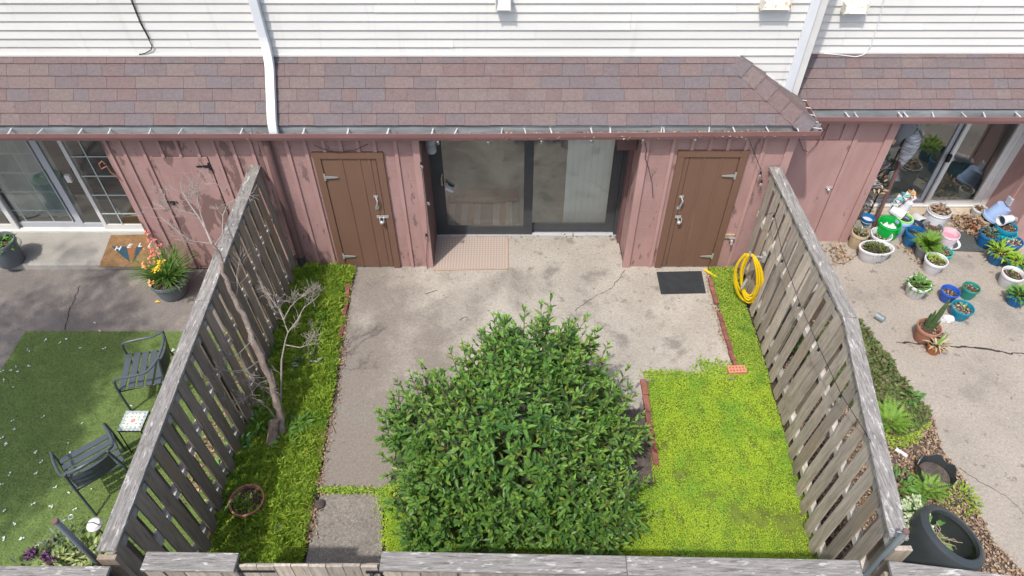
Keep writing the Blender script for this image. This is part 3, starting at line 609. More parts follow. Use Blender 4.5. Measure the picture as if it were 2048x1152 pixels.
for r in range(5):   # side facet
    t0 = r / 5; t1 = (r + 1.2) / 5
    p0 = Eb.lerp(TT, t0); p1 = Eb.lerp(TT, min(1, t1)); q0 = (Wp + Vector((0, .25, 0))).lerp(TT, t0); q1 = (Wp + Vector((0, .25, 0))).lerp(TT, min(1, t1))
    k = 3
    for j in range(k):
        m = MB(); a0 = p0.lerp(q0, j / k + .01); b0 = p0.lerp(q0, (j + 1) / k - .01); a1 = p1.lerp(q1, j / k + .01); b1 = p1.lerp(q1, (j + 1) / k - .01)
        m.hexa([a0 + ns * .006, b0 + ns * .006, b1 - ns * .001, a1 - ns * .001], [a0 + ns * .015, b0 + ns * .015, b1 + ns * .005, a1 + ns * .005]); m.build('shingle', SHINGLE, roof)
zlip = lambda x: LIP_Z + .035 * max(0, (x + .5) / 4)
hangs = [gy(u, 262, -.2).x for u in (602, 692, 772, 862, 908, 1002, 1052, 1104, 1185, 1222, 1324, 1330, 1420, 1472, 1540, 1600)]
gut = make_gutter(mid, -3.13, Ecr.x + .06, LIP_Y, LIP_Z, hangs, zlip)
# side gutter up the hip end
sg = MB(); gxr = Ecr.x + .06; gze = zlip(gxr)
sg.box(gxr - .006, gxr + .004, LIP_Y, .62, gze - .10, gze + .004).box(gxr - .11, gxr - .006, LIP_Y + .02, .62, gze - .10, gze - .094).box(gxr - .11, gxr, .615, .62, gze - .1, gze); side = sg.build('side_gutter', GUTTER_OUT, mid)
MB().box(gxr - .105, gxr - .008, LIP_Y + .02, .613, gze - .094, gze - .088).box(gxr - .112, gxr - .106, -.06, .613, gze - .09, gze + .05).build('trough_lining', HANGER, side)
for yy in (-.12, .02, .17, .33, .5): MB().bar((gxr, yy, gze + .006), (gxr - .105, yy + .02, gze + .012), .016, .005).build('gutter_hanger', HANGER, side)
def debris(x0, x1, y, zf, n, house_label, z=None):
    P = np.stack([rng.uniform(x0, x1, n), rng.uniform(y + .015, y + .09, n), np.zeros(n)], 1); P[:, 2] = [zf(a) - .06 + random.uniform(-.015, .02) for a in P[:, 0]]
    D = rng.normal(0, 1, (n, 3)); D[:, 2] *= .4; N = np.stack([rng.normal(0, .4, n), rng.normal(0, .4, n), np.ones(n)], 1); L = rng.uniform(.02, .05, n)
    V, F = small_leaves(P, D, N, L, L * .6); return tag(np_mesh('gutter_leaves', V, F, LITTER, kind='stuff'), house_label, 'leaf litter')
debris(-.15, 3.45, LIP_Y, zlip, 1400, 'dead tan leaves clogging the middle gutter')
debris(-7, -.15, LIP_Y, zlip, 220, 'sparse leaf debris in the left gutter')
# upper wall
UZ = 5.0; EXP = .1045
MB().box(PX, gxr - .16, .452, 5.5, 2.35, UZ + .1).build('upper_wall', WHITE, mid)
CBX = gy(1590, 130, .45).x
seamsM = [(1, -.45 + gy(552, 60, .45).x), (5, gy(748, 20, .45).x), (3, gy(556, 60, .45).x), (2, gy(1070, 75, .45).x), (3, gy(1260, 55, .45).x), (4, gy(1262, 40, .45).x), (5, gy(1472, 18, .45).x), (1, gy(908, 100, .45).x), (0, gy(908, 100, .45).x)]
make_siding(mid, PX, CBX - .055, .45, ROOF_T[1] + .005, UZ, EXP, seams=seamsM + [(i, random.uniform(-2.5, 3)) for i in range(6, 19)])
zz = ROOF_T[1] + .005 - EXP
hx_at = lambda z: TT.x + (Wp.x - TT.x) * min(1, max(0, (TT.z - z) / (TT.z - Wp.z)))
while zz > 2.5:
    a = hx_at(zz + EXP * .5)
    if a < CBX - .08:
        m = MB(); m.hexa([(min(hx_at(zz), CBX - .06), .434, zz), (CBX - .055, .434, zz), (CBX - .055, .45, zz), (min(hx_at(zz), CBX - .06), .45, zz)], [(hx_at(zz + EXP), .447, zz + EXP + .003), (CBX - .055, .447, zz + EXP + .003), (CBX - .055, .45, zz + EXP + .003), (hx_at(zz + EXP), .45, zz + EXP + .003)]); m.build('siding_board', WHITE, mid)
    zz -= EXP
MB().bar((PX, .428, ROOF_T[1] + .004), (TT.x, .428, ROOF_T[1] + .004), .016, .022).bar((TT.x, .428, TT.z + .004), (CBX - .02, .428, hx_at(0) * 0 + TT.z - (CBX - .02 - TT.x) * (TT.z - Wp.z) / (Wp.x - TT.x) + .004), .016, .022).build('flashing_trim', WHITE, mid)
MB().box(CBX - .055, CBX + .05, .422, .45, 2.5, UZ).box(CBX + .022, CBX + .05, .45, 1.05, 2.5, UZ).build('corner_board', WHITE_METAL, mid)
def vent(house, u0, u1, v1, y, h, mat, label):
    a = gy(u0, v1, y - .11); b = gy(u1, v1, y - .11); m = MB()
    m.hexa([(a.x, y - .12, a.z), (b.x, y - .12, a.z), (b.x, y, a.z), (a.x, y, a.z)], [(a.x, y - .07, a.z + h), (b.x, y - .07, a.z + h), (b.x, y, a.z + h), (a.x, y, a.z + h)])
    m.box(a.x - .012, a.x - .001, y - .125, y - .01, a.z - .012, a.z + h * .97).box(b.x + .001, b.x + .012, y - .125, y - .01, a.z - .012, a.z + h * .97)
    m.build('vent_hood', mat, house, label=label)
vent(mid, 993, 1020, 20, .45, .16, WHITE, 'clean white vent hood')
vent(mid, 1524, 1577, 19, .45, .14, RUSTY, 'rust stained white vent hood')

# ---- left house
left = thing('townhouse', (-6.2, .7, 0), 'left townhouse, pink board walls and a white sliding door with grid panes', 'house')
lw = MB().box(-5.08, -3.134, 0, .68, -.05, WALL_TOP).build('wall', PINK_L, left); MB().box(-12, -8.9, 0, .68, -.05, WALL_TOP).build('wall', PINK, left)
MB().box(-12, -3.134, -.052, -.004, 2.25, 2.42).build('fascia', MAROON, left)
MB().box(-8.9, -5.08, -.003, .70, 2.30, 2.33).build('soffit', MAROON, left)
LLx = [gy(u, 280).x for u in (209, 238, 277, 314, 350, 388, 424, 461, 499)]
pan = (gy(306, 313).x, gy(414, 313).x, gy(350, 313).z)
wall_battens(lw, LLx, 0, 0, 2.25, w=.038, breaks=[pan])
dd = MB(); dd.box(pan[0], pan[1], -.014, -.001, .03, pan[2]); pd_ = dd.build('shed_door', PINK_L, left, label='flush pink shed door with peeling paint')
m = MB(); m.box(pan[0] - .008, pan[0], -.005, -.001, 0, pan[2]).box(pan[1], pan[1] + .008, -.005, -.001, 0, pan[2]).box(pan[0], pan[1], -.005, -.001, pan[2], pan[2] + .008); m.build('door_gap', CRACK, pd_)
hinge(pd_, pan[1] - .01, -.016, pan[2] - .14, -1, BLACKMETAL)
hz = gy(343, 402); m = MB(); m.box(hz.x - .05, hz.x + .08, -.03, -.014, hz.z - .012, hz.z + .012).ball((hz.x + .03, -.035, hz.z - .02), .022); m.build('hasp', BLACKMETAL, pd_)
yl = .71; SX = lambda u, v: gy(u, v, yl).x
ld = sliding_door(left, -8.8, -5.06, yl, .10, 2.15, WHITE, [(-8.8, SX(45, 460), -.028, .07, .09, WHITE), (SX(45, 460) - .1, SX(170, 460) + .02, .028, .09, .09, GREYFRAME), (SX(170, 460) - .12, SX(224, 460), .0285, .012, .07, GREYFRAME), (SX(222, 462) - .035, -5.06, -.028, .055, .09, WHITE)], WHITE, label='white framed sliding glass door with grid panes')
MUNT = M('grid_bar', (.42, .50, .48), rough=.5)
for z in (gy(60, 425, .7).z, gy(60, 388, .7).z, gy(60, 350, .7).z, gy(60, 311, .7).z, 1.75): MB().box(-8.7, SX(170, 460) - .1, yl + .037, yl + .043, z - .009, z + .009).box(SX(222, 462) + .03, -5.07, yl - .040, yl - .034, z - .009, z + .009).build('grid_bar', MUNT, ld)
for u, v, yo in ((60, 460, .040), (115, 460, .040), (252, 455, -.037), (-40, 460, .04)): x = SX(u, v); MB().box(x - .009, x + .009, yl + yo - .0035, yl + yo + .0035, .20, 2.1).build('grid_bar', MUNT, ld)
sx_ = SX(140, 352); MB().box(sx_ - .02, sx_ + .05, .62, .66, gy(145, 355, .66).z - .06, gy(145, 355, .66).z + .06).build('latch', WHITE, ld)
room(left, -8.9, -5.0, .82, 3.8, .10, 2.4, M('wood_floor', (.14, .13, .10), (.10, .09, .07), 3, (1, 6, 1)))
cm = MB(); x = SX(20, 455)
for i in range(14):
    a = -7.55 + i * .07; cm.add([(a, .95 + .03 * math.sin(i * 1.9), .14), (a + .07, .95 + .03 * math.sin(i * 1.9 + 1.9), .14), (a + .07, .95 + .03 * math.sin(i * 1.9 + 1.9), 2.1), (a, .95 + .03 * math.sin(i * 1.9), 2.1)], [(0, 1, 2, 3)])
cm.build('curtain', SHEER, left)
rl = MB(); rl.add([(-12, ROOF_B[0], ROOF_B[1]), (PX - .001, ROOF_B[0], ROOF_B[1]), (PX - .001, ROOF_T[0], ROOF_T[1]), (-12, ROOF_T[0], ROOF_T[1])], [(0, 1, 2, 3)]); rlo = rl.build('roof', ROOFBASE, left)
make_shingles(rlo, -8.6, PX - .001, 5.7, ROOF_B, ROOF_T)
make_gutter(left, -12, -3.134, LIP_Y, LIP_Z, [gy(u, 258, -.2).x for u in (6, 65, 148, 208, 290, 350, 475)], zlip)
MB().box(-12, PX - .001, .452, 5.5, 2.35, UZ + .1).build('upper_wall', WHITE, left)
make_siding(left, -9.0, PX - .001, .45, ROOF_T[1] + .005, UZ, EXP, seams=[(5, gy(28, 20, .45).x), (1, gy(380, 82, .45).x), (2, gy(376, 70, .45).x), (0, gy(221, 103, .45).x)] + [(i, random.uniform(-7, -4)) for i in range(6, 19)])
MB().bar((-12, .428, ROOF_T[1] + .004), (PX - .001, .428, ROOF_T[1] + .004), .016, .022).build('flashing_trim', WHITE, left)
# downspout from the upper wall over the roof into the gutter
def flatpipe(m, pts, w, h):
    for a, b in zip(pts[:-1], pts[1:]): m.bar(a, b, w, h, (0, -1, .4))
dx = gy(538, 100, .42).x; du = gy(515, 20, .40).x
def sweep(m, pts, w, h):
    vs = []; pts = [Vector(p) for p in pts]
    for i, p in enumerate(pts):
        d = (pts[min(i + 1, len(pts) - 1)] - pts[max(i - 1, 0)]).normalized(); X = Vector((1, 0, 0)); n = d.cross(X).normalized()
        vs += [p + X * w / 2 + n * h / 2, p - X * w / 2 + n * h / 2, p - X * w / 2 - n * h / 2, p + X * w / 2 - n * h / 2]
    k = len(pts); m.add(vs, [(4 * i + j, 4 * i + (j + 1) % 4, 4 * i + 4 + (j + 1) % 4, 4 * i + 4 + j) for i in range(k - 1) for j in range(4)] + [(3, 2, 1, 0), (4 * k - 4, 4 * k - 3, 4 * k - 2, 4 * k - 1)])
def bez(a, b, c, n=7): return [a.lerp(b, i / n).lerp(b.lerp(c, i / n), i / n) for i in range(n + 1)]
m = MB(); b0 = Vector((dx - .01, .385, 3.34)); R1 = roof_pt(dx, .80, .062); R2 = roof_pt(dx, .16, .062); end = Vector((dx - .005, LIP_Y + .055, LIP_Z - .05))
sweep(m, [Vector((dx - .02, .385, 5.0))] + bez(b0, Vector((dx, .375, 3.14)), R1) + bez(R2, roof_pt(dx, -.02, .062), end), .105, .07)
dsp = m.build('downspout', WHITE_METAL, mid, label='white downspout crossing the roof into the gutter', bevel=.008)
# brown downspout leader on the wall under it
a = gy(530, 278, -.06)
m = MB(); m.tube([(a.x, -.06, 2.32), (a.x, -.06, .26)], .05, 14).build('downspout', MAROON, mid, smooth=True, label='maroon downspout on the pink wall')
m = MB(); m.tube([(a.x, -.06, .12), (a.x, -.06, .24)], .062, 14).build('pipe_collar', BLACKPLASTIC, mid, smooth=True); m = MB(); m.tube([(a.x, -.06, -.03), (a.x, -.065, .12)], .055, 14).build('drain_pipe', TERRA2, mid, smooth=True)

# ---- right house (set back)
RY = .54; RLZ = 2.285; RB = (RY - .10, RLZ + .05); RT = (1.0, 2.815)
right = thing('townhouse', (6, 1.4, 0), 'right townhouse set back behind the pots, pink walls and a white framed sliding door', 'house')
xc = gz(1690, 484).x; RBX = 7.42
rw = MB().box(3.50, xc, RY, 1.30, -.05, 2.26).build('wall', PINK_CLEAN, right); rw2 = MB().box(RBX, 12, RY, 1.30, -.05, 2.26).build('wall', PINK_CLEAN, right)
MB().box(3.50, 12, RY - .084, RY - .004, 2.14, 2.31).build('fascia', MAROON, right)
MB().box(xc, RBX, RY - .003, 1.33, 2.20, 2.23).build('soffit', MAROON, right)
bx = [gy(u, 262, RY).x for u in (1655, 1688, 1722)]; pnl = (3.75, gy(1708, 280, RY).x - .03, gy(1640, 279, RY).z)
wall_battens(rw, bx[:2], RY, 0, 2.14, breaks=[pnl]); wall_battens(rw, [gy(1717, 262, RY).x], RY, 0, 2.14, w=.06)
MB().box(xc - .10, xc + .012, RY - .026, RY + .03, 0, 2.14).build('corner_board', PINK_CLEAN, rw)
MB().box(RBX - .012, RBX + .09, RY - .026, RY + .03, 0, 2.14).build('corner_board', PINK_CLEAN, rw)
MB().box(RBX - .018, RBX - .0, .86, .93, 0, 2.14).build('batten', PINK_CLEAN, rw)
pdo = MB().box(pnl[0], pnl[1], RY - .016, RY - .001, .03, pnl[2]).build('shed_door', PINK_CLEAN, right, label='flush pink shed door beyond the right fence')
kz = gy(1657, 375, RY - .02); MB().box(kz.x - .04, kz.x + .05, RY - .035, RY - .016, kz.z - .012, kz.z + .012).ball((kz.x, RY - .045, kz.z - .02), .022).build('hasp', STEEL, pdo)
yr = 1.34; SR = lambda u, v: gy(u, v, yr).x
xr1 = SR(1948, 405)
rd = sliding_door(right, xc + .2, xr1, yr, .06, 2.1, WHITE, [(xc + .2, SR(1845, 400) + .02, .028, .06, .07, GREYFRAME), (SR(1855, 402) - .06, xr1, -.028, .06, .08, WHITE)], WHITE, label='white framed sliding glass door behind the pots')
lz = gy(1897, 315, yr - .05); MB().box(lz.x - .03, lz.x + .02, yr - .09, yr - .046, lz.z - .06, lz.z + .06).build('latch', BLACKMETAL, rd)
MB().box(xr1 + .052, xr1 + .16, yr - .07, yr + .08, .0, 2.1).build('door_casing', WHITE, rd)
room(right, xc, RBX + .3, 1.43, 4.2, .06, 2.4, M('teal_carpet', (.34, .40, .36), (.25, .30, .27), 3))
MB().box(xc, RBX + .2, 1.10, 1.33, -.05, .05).build('door_sill', M('sill_wood', (.5, .42, .33), (.4, .33, .25), 6), right)
rm = MB(); rm.add([(3.3, *RB), (12, *RB), (12, *RT), (3.3, *RT)], [(0, 1, 2, 3)]); ro = rm.build('roof', ROOFBASE, right)
make_shingles(ro, 3.3, 8.2, 5.6, RB, RT)
make_gutter(right, Ecr.x + .07, 12, RY - .20, RLZ, [gy(u, 230, RY - .2).x for u in (1632, 1700, 1717, 1806, 1818, 1870, 1935, 1973, 2044)])
MB().box(3.0, 12, 1.002, 5.5, 2.3, UZ + .1).build('upper_wall', WHITE, right)
make_siding(right, 3.3, 8.6, 1.0, RT[1] + .005, UZ, .1, seams=[(2, gy(1693, 61, 1).x), (1, gy(1687, 76, 1).x), (3, gy(1848, 46, 1).x), (5, gy(2030, 13, 1).x)] + [(i, random.uniform(4, 8)) for i in range(6, 21)])
MB().bar((3.3, .978, RT[1] + .004), (12, .978, RT[1] + .004), .016, .022).build('flashing_trim', WHITE, right)
vent(right, 1688, 1731, 27, 1.0, .11, RUSTY, 'small rust stained vent hood')
ow_ = gx(2020, 402, RBX - .01); MB().box(RBX - .035, RBX - .001, ow_.y - .05, ow_.y + .05, ow_.z - .06, ow_.z + .06).build('outlet_cover', GREYFRAME, right)

# ---- cables on the siding
def cable(name, pts, r, mat, label):
    m = MB(); m.tube(pts, r, 5); return m.build(name, mat, None, label=label, cat='cable')
cable('cable', [gy(u, v, .42) for u, v in ((252, -40), (262, 0), (280, 45), (296, 75), (304, 92), (302, 100), (290, 107), (278, 109))], .006, BLACKMETAL, 'black cable hanging down the white siding left of the downspout')
cable('cable', [gy(u, v, .415) for u, v in ((256, -30), (266, 5), (283, 47), (300, 78))], .004, BLACKMETAL, 'thinner black cable looped beside the thicker one on the left siding')
cable('cable', [gy(u, v, .965) for u, v in ((1775, -30), (1768, 0), (1757, 45), (1742, 90), (1733, 106))] + [roof_pt(gy(1725, 118, .9).x, .93, .03, RB, RT), roof_pt(gy(1710, 122, .9).x, .90, .03, RB, RT), roof_pt(gy(1685, 118, .9).x, .93, .03, RB, RT), gy(1648, 107, .97)], .006, WHITE_METAL, 'pale cable drooping from the right siding onto the shingles')
for lab, px, yy in (('dark wire looped on the pink wall under the right gutter corner', ((1597, 275), (1606, 300), (1618, 305), (1632, 290), (1650, 258)), RY - .05), ('thin wire hanging in a loop above the left brown shed door', ((628, 290), (645, 298), (675, 304), (710, 300), (736, 288)), -.05), ('dark cord dangling on the pink corner right of the dark sliding door', ((1290, 285), (1293, 300), (1290, 315), (1297, 335), (1304, 365), (1306, 395)), -.04)):
    cable('wire', [gy(u, v, yy) for u, v in px], .004, BLACKMETAL, lab)
hk = [gy(u, v, -.05) for u, v in ((222, 345), (214, 332), (203, 338), (198, 328), (204, 322), (210, 328))]
m = MB(); m.tube([gy(246, 362, -.02)] + hk, .009, 6).build('plant_hook', TERRA, None, label='rust red hanging hook on the corner beside the left glass door', cat='hook')

# ---- string lights
def string_light(px, bulbs, fn, label, wire_mat=BLACKMETAL):
    pts = [fn(*p) for p in px]; o = thing('string_lights', pts[0], label, 'string lights')
    m = MB(); m.tube(pts, .0035, 5); m.build('wire', wire_mat, o)
    for b in bulbs:
        p = fn(*b); s = MB(); s.tube([p, p + Vector((0, 0, -.035))], .013, 8).build('socket', BLACKMETAL, o)
        g = MB(); g.lathe([(.011, .0), (.021, -.02), (.025, -.038), (.019, -.056), (.004, -.064)], (p.x, p.y, p.z - .03), 10, cap0=False); g.build('bulb', BULB, o, smooth=True); t2 = MB(); t2.tube([p + Vector((0, 0, -.05)), p + Vector((0, 0, -.08))], .006, 5); t2.build('filament', WPOT, o)
string_light([(838, 278), (875, 276), (925, 280), (976, 276), (1030, 279), (1083, 274), (1135, 277), (1183, 273), (1240, 275), (1287, 272), (1392, 271), (1494, 268), (1510, 310), (1522, 340), (1524, 360)], [(875, 276), (976, 277), (1083, 275), (1183, 274), (1287, 273), (1392, 272), (1494, 269), (1522, 344), (1524, 361)], lambda u, v: gy(u, v, -.09), 'string of clear bulbs running under the middle gutter')
string_light([(838, 280), (842, 325), (850, 399), (853, 430), (855, 468), (853, 520), (856, 545)], [(842, 325), (856, 399), (852, 468), (853, 540)], lambda u, v: gy(u, v, -.045), 'string of bulbs hanging down the corner left of the dark sliding door')
string_light([(1530, 430), (1548, 425), (1565, 510), (1599, 606), (1638, 695), (1682, 788), (1740, 880), (1775, 1000)], [(1548, 430), (1565, 520), (1599, 608), (1638, 697), (1682, 790)], lambda u, v: gx(u, v, 3.14), 'string of clear bulbs strung along the inner face of the right fence')

# ================================================================== FENCES
def fence(name, a, b, ta, tb, zt, label, capseg, side, mat, zb=.04, pitch=.225, bw=.14, capw=.15, posts=(), start=.08):
    """a,b ground ends (x,y); ta,tb cap ends; side=+1/-1 direction of the near face"""
    f = thing(name, ((a[0] + b[0]) / 2, (a[1] + b[1]) / 2, 0), label, 'fence')
    A = Vector((a[0], a[1], 0)); B = Vector((b[0], b[1], 0)); TA = Vector((*ta, zt)); TB = Vector((*tb, zt)); Ln = (B - A).length; d = (B - A).normalized(); nrm = Vector((-d.y, d.x, 0)) * side
    P = lambda s, z: A.lerp(B, s / Ln).lerp(TA.lerp(TB, s / Ln), z / zt) if z else A.lerp(B, s / Ln)
    for z in (.22, 1.05, zt - .14):
        m = MB(); p, q = P(0, z), P(Ln, z); m.bar(p, q, .070, .085); m.build('rail', WOOD_RAIL if abs(d.y) > .5 else WOOD_V, f)
    for face in (1, -1):
        s = start if face == 1 else start + pitch / 2
        while s < Ln - bw * .5:
            o = nrm * (.0355 * face); th = nrm * (.019 * face); j = random.uniform(-.012, .012); z0 = zb + random.uniform(-.02, .04); zz = zt - .022
            lean = random.uniform(-.014, .014)
            p = lambda ss, z: P(max(0.0, min(Ln, ss)), z)
            c0, c1 = s + j, s + bw + j; m = MB()
            bt = [p(c0 + lean, z0) + o, p(c1 + lean, z0) + o, p(c1 + lean, z0) + o + th, p(c0 + lean, z0) + o + th]; tp = [p(c0, zz) + o, p(c1, zz) + o, p(c1, zz) + o + th, p(c0, zz) + o + th]
            m.hexa(bt, tp); m.build('board', mat, f); s += pitch
    for s in posts:
        m = MB(); o = nrm * (-.065); m.bar(P(s, 0) + o, P(s, zt - .1) + o, .088, .088, d); m.build('post', mat, f)
    cuts = [0] + list(capseg) + [1]
    for c0, c1 in zip(cuts[:-1], cuts[1:]):
        p = TA.lerp(TB, c0); q = TA.lerp(TB, c1); dd = (q - p).normalized() * .0015; m = MB(); m.bar(p + dd, q - dd, capw, .038); m.build('cap_board', CAP_Y if abs(d.y) > .5 else CAP_X, f, bevel=.005)
    return f
LZ = 1.785
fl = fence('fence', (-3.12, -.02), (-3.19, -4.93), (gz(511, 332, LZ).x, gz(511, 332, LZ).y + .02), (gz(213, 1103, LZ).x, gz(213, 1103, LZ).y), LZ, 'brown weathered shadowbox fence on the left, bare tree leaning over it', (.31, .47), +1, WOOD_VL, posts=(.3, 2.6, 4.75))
k1 = gz(1700, 637, LZ); w1 = gz(1549, 335, LZ); n1 = gz(1797, 1078, LZ)
fr1 = fence('fence', (3.31, -.10), (3.26, -2.56), (w1.x, w1.y), (k1.x, k1.y), LZ, 'far part of the grey board fence on the right, running up to the pink wall', (), -1, WOOD_V, posts=(.4,))
fr2 = fence('fence', (3.26, -2.565), (3.08, -4.86), (k1.x, k1.y - .002), (n1.x, n1.y), LZ, 'near part of the grey board fence on the right, ending at the metal pole', (), -1, WOOD_V, posts=(.1, 2.15), start=.03)
# front fences with a gate between
FZ = 1.76
fa = gz(288, 1123, FZ); fb = gz(474, 1126, FZ); fc = gz(761, 1123, FZ); fd = gz(1722, 1141, FZ); fj = (1255 - 761) / (1722 - 761)
ff1 = fence('fence', (fa.x, fa.y + .02), (fb.x, fb.y + .02), (fa.x, fa.y), (fb.x, fb.y), FZ, 'short front fence piece left of the gate with a grey cap board', (), -1, WOOD_V, pitch=.15, capw=.145, start=.01)
ff2 = fence('fence', (fc.x, fc.y + .02), (fd.x, fd.y + .02), (fc.x, fc.y), (fd.x, fd.y), FZ, 'long front fence right of the gate with a two piece cap board', (fj,), -1, WOOD_V, pitch=.152, capw=.15, start=.01)
ge = gz(1780, 1142, 1.74); gh = gz(2060, 1176, 1.74)
fence('fence', (ge.x, ge.y + .02), (gh.x, gh.y + .02), (ge.x, ge.y), (gh.x, gh.y), 1.74, 'front fence of the right neighbour beside the black barrel', (), -1, WOOD_V, pitch=.152, start=.01)
gi = gz(215, 1153, 1.78); gk = gz(-60, 1153, 1.78)
fence('fence', (gk.x, gk.y + .02), (gi.x, gi.y + .02), (gk.x, gk.y), (gi.x, gi.y), 1.78, 'front fence of the left neighbour behind the flower bed', (), -1, WOOD_VL, pitch=.152, start=.01)
gt = thing('gate', ((fb.x + fc.x) / 2, fb.y, 0), 'plank garden gate without cap board between the two front fence pieces', 'gate')
GX0, GX1, GY = fb.x + .02, fc.x - .02, fb.y - .02; GZ = gy(620, 1131, GY).z
for z in (.25, GZ - .12): MB().box(GX0, GX1, GY + .013, GY + .05, z - .045, z + .045).build('rail', WOOD_V, gt)
nb = 8
for i in range(nb):
    a = GX0 + (GX1 - GX0) * i / nb; b = GX0 + (GX1 - GX0) * (i + 1) / nb; MB().box(a + .003, b - .003, GY - .01 + random.uniform(-.003, .003), GY + .0125, .06, GZ + random.uniform(-.012, .012)).build('board', WOOD_V, gt)
MB().box(GX0 - .03, GX0 + .26, GY - .016, GY - .0115, GZ - .10, GZ - .065).build('hinge', BLACKMETAL, gt); MB().box(GX1 - .10, GX1 + .03, GY - .02, GY - .0115, GZ - .11, GZ - .07).ball((GX1 - .05, GY - .03, GZ - .1), .02).build('latch', BLACKMETAL, gt)
# end boards beyond the fence caps and galvanized poles
m = MB(); e0 = gz(1745, 1062, 1.72); m.box(3.03, 3.17, -4.955, -4.915, .05, 1.735).build('end_board', WOOD_V, fr2)
m = MB(); m.box(-3.245, -3.10, -5.035, -4.995, .05, 1.755).build('end_board', WOOD_VL, fl)
def pole(u, v, z, label, ring):
    t = gz(u, v, z); o = thing('pole', (t.x, t.y, 0), label, 'pole'); MB().tube([(t.x, t.y, 0), (t.x, t.y, t.z)], .024, 12).build('tube', GALV, o, smooth=True); MB().lathe([(.025, 0), (.027, .012), (.02, .024)], (t.x, t.y, t.z), 12, cap1=True).build('cap', MAROON, o, smooth=True)
    a = Vector((t.x, t.y, t.z - .02)); m = MB(); b = a + Vector(ring); m.tube([a, a.lerp(b, .6)], .004, 5); pts = [b + Vector((.018 * math.cos(q), .018 * math.sin(q), 0)) for q in [i * .7 for i in range(10)]]; m.tube(pts, .0035, 5); m.build('eye_hook', STEEL, o)
pole(112, 1044, 2.15, 'grey metal pole standing behind the near end of the left fence', (.08, .05, .0))
pole(1811, 1064, 2.0, 'grey metal pole at the near end of the right fence', (-.09, .02, .0))

# ================================================================== BRICKS
def edging(px0, px1, n, label, skip=(), w=.055):
    a = gz(*px0); b = gz(*px1); o = thing('brick_edging', a.lerp(b, .5), label, 'brick edging'); d = (b - a) / n
    for i in range(n):
        if i in skip: continue
        p = a + d * i; q = a + d * (i + .96); j = Vector((random.uniform(-.012, .012), 0, 0)); m = MB(); m.bar(p + j + Vector((0, 0, .005)), q + j * .3 + Vector((0, 0, .01)), w, .07); m.build('brick', BRICKM, o, bevel=.004)
edging((1418, 560), (1473, 745), 10, 'worn red bricks set on edge along the right side of the patio', skip=(3,))
edging((1287, 762), (1312, 935), 5, 'row of red edging bricks between the shrub and the golden lawn', w=.07)
edging((702, 548), (680, 680), 6, 'half buried dark bricks along the left side of the patio', skip=(4,))
hb = thing('perforated_brick', gz(1471, 745), 'single salmon brick with ten holes lying at the patio corner', 'brick', rot=R(3)); hb.location.z = .012
m = MB(); bl_, bw_, bh_ = .225, .11, .065; nx, ny = 11, 5; xs = [-bl_ / 2 + bl_ * i / nx for i in range(nx + 1)]; ys = [-bw_ / 2 + bw_ * i / ny for i in range(ny + 1)]
for i in range(nx):
    for j in range(ny):
        a, b, c, d = xs[i], xs[i + 1], ys[j], ys[j + 1]; hole = i % 2 == 1 and j % 2 == 1
        if hole:
            zb_ = .012; m.add([(a, c, bh_), (b, c, bh_), (b, d, bh_), (a, d, bh_), (a, c, zb_), (b, c, zb_), (b, d, zb_), (a, d, zb_)], [(4, 5, 6, 7), (0, 4, 7, 3), (1, 2, 6, 5), (0, 1, 5, 4), (3, 7, 6, 2)])
        else: m.add([(a, c, bh_), (b, c, bh_), (b, d, bh_), (a, d, bh_)], [(0, 1, 2, 3)])
hx0, hx1, hy0, hy1 = xs[0], xs[-1], ys[0], ys[-1]
m.add([(hx0, hy0, 0), (hx1, hy0, 0), (hx1, hy1, 0), (hx0, hy1, 0), (hx0, hy0, bh_), (hx1, hy0, bh_), (hx1, hy1, bh_), (hx0, hy1, bh_)], [(0, 3, 2, 1), (0, 1, 5, 4), (1, 2, 6, 5), (2, 3, 7, 6), (3, 0, 4, 7)])
b_ = m.build('brick_body', BRICKP, None); b_.parent = hb; b_.location = (0, 0, 0)

# ================================================================== MATS, HOSE
def quad_mat(name, px, z, mat, label, cat='doormat', th=.012):
    pts = [gz(u, v, z) for u, v in px]; return MB().poly([(p.x, p.y) for p in pts[::-1]], z - th + .004, z + .004).build(name, mat, None, label=label, cat=cat, bevel=.003)
TANMAT = bpy.data.materials.new('woven_tan_mat'); TANMAT.use_nodes = True; nt = TANMAT.node_tree; pb = nt.nodes['Principled BSDF']; g = nt.nodes.new('ShaderNodeNewGeometry')
mp = nt.nodes.new('ShaderNodeMapping'); mp.inputs['Rotation'].default_value = (0, 0, R(45)); mp.inputs['Scale'].default_value = (34, 34, 34); nt.links.new(g.outputs['Position'], mp.inputs[0])
ck = nt.nodes.new('ShaderNodeTexChecker'); ck.inputs['Scale'].default_value = 1; ck.inputs['Color1'].default_value = (.41, .33, .28, 1); ck.inputs['Color2'].default_value = (.29, .245, .215, 1); nt.links.new(mp.outputs[0], ck.inputs['Vector']); nt.links.new(ck.outputs[0], pb.inputs['Base Color']); pb.inputs['Roughness'].default_value = .9
tm = thing('doormat', gz(942, 505, 0), 'tan woven doormat with a diamond pattern before the dark sliding door', 'doormat')
pts = [gz(u, v, .008) for u, v in ((871, 472), (1015, 473), (1016, 538), (868, 540))]; MB().poly([(p.x, p.y) for p in pts[::-1]], .001, .010).build('woven_panel', TANMAT, tm)
m = MB()
for a, b in zip(pts, pts[1:] + pts[:1]): m.bar(a, b, .018, .014)
m.build('border', paint('mat_border', (.40, .29, .22), .9), tm)
quad_mat('doormat', ((1313, 544), (1403, 542), (1412, 586), (1322, 588)), .008, RUBBER, 'plain black rubber doormat by the right brown shed door')
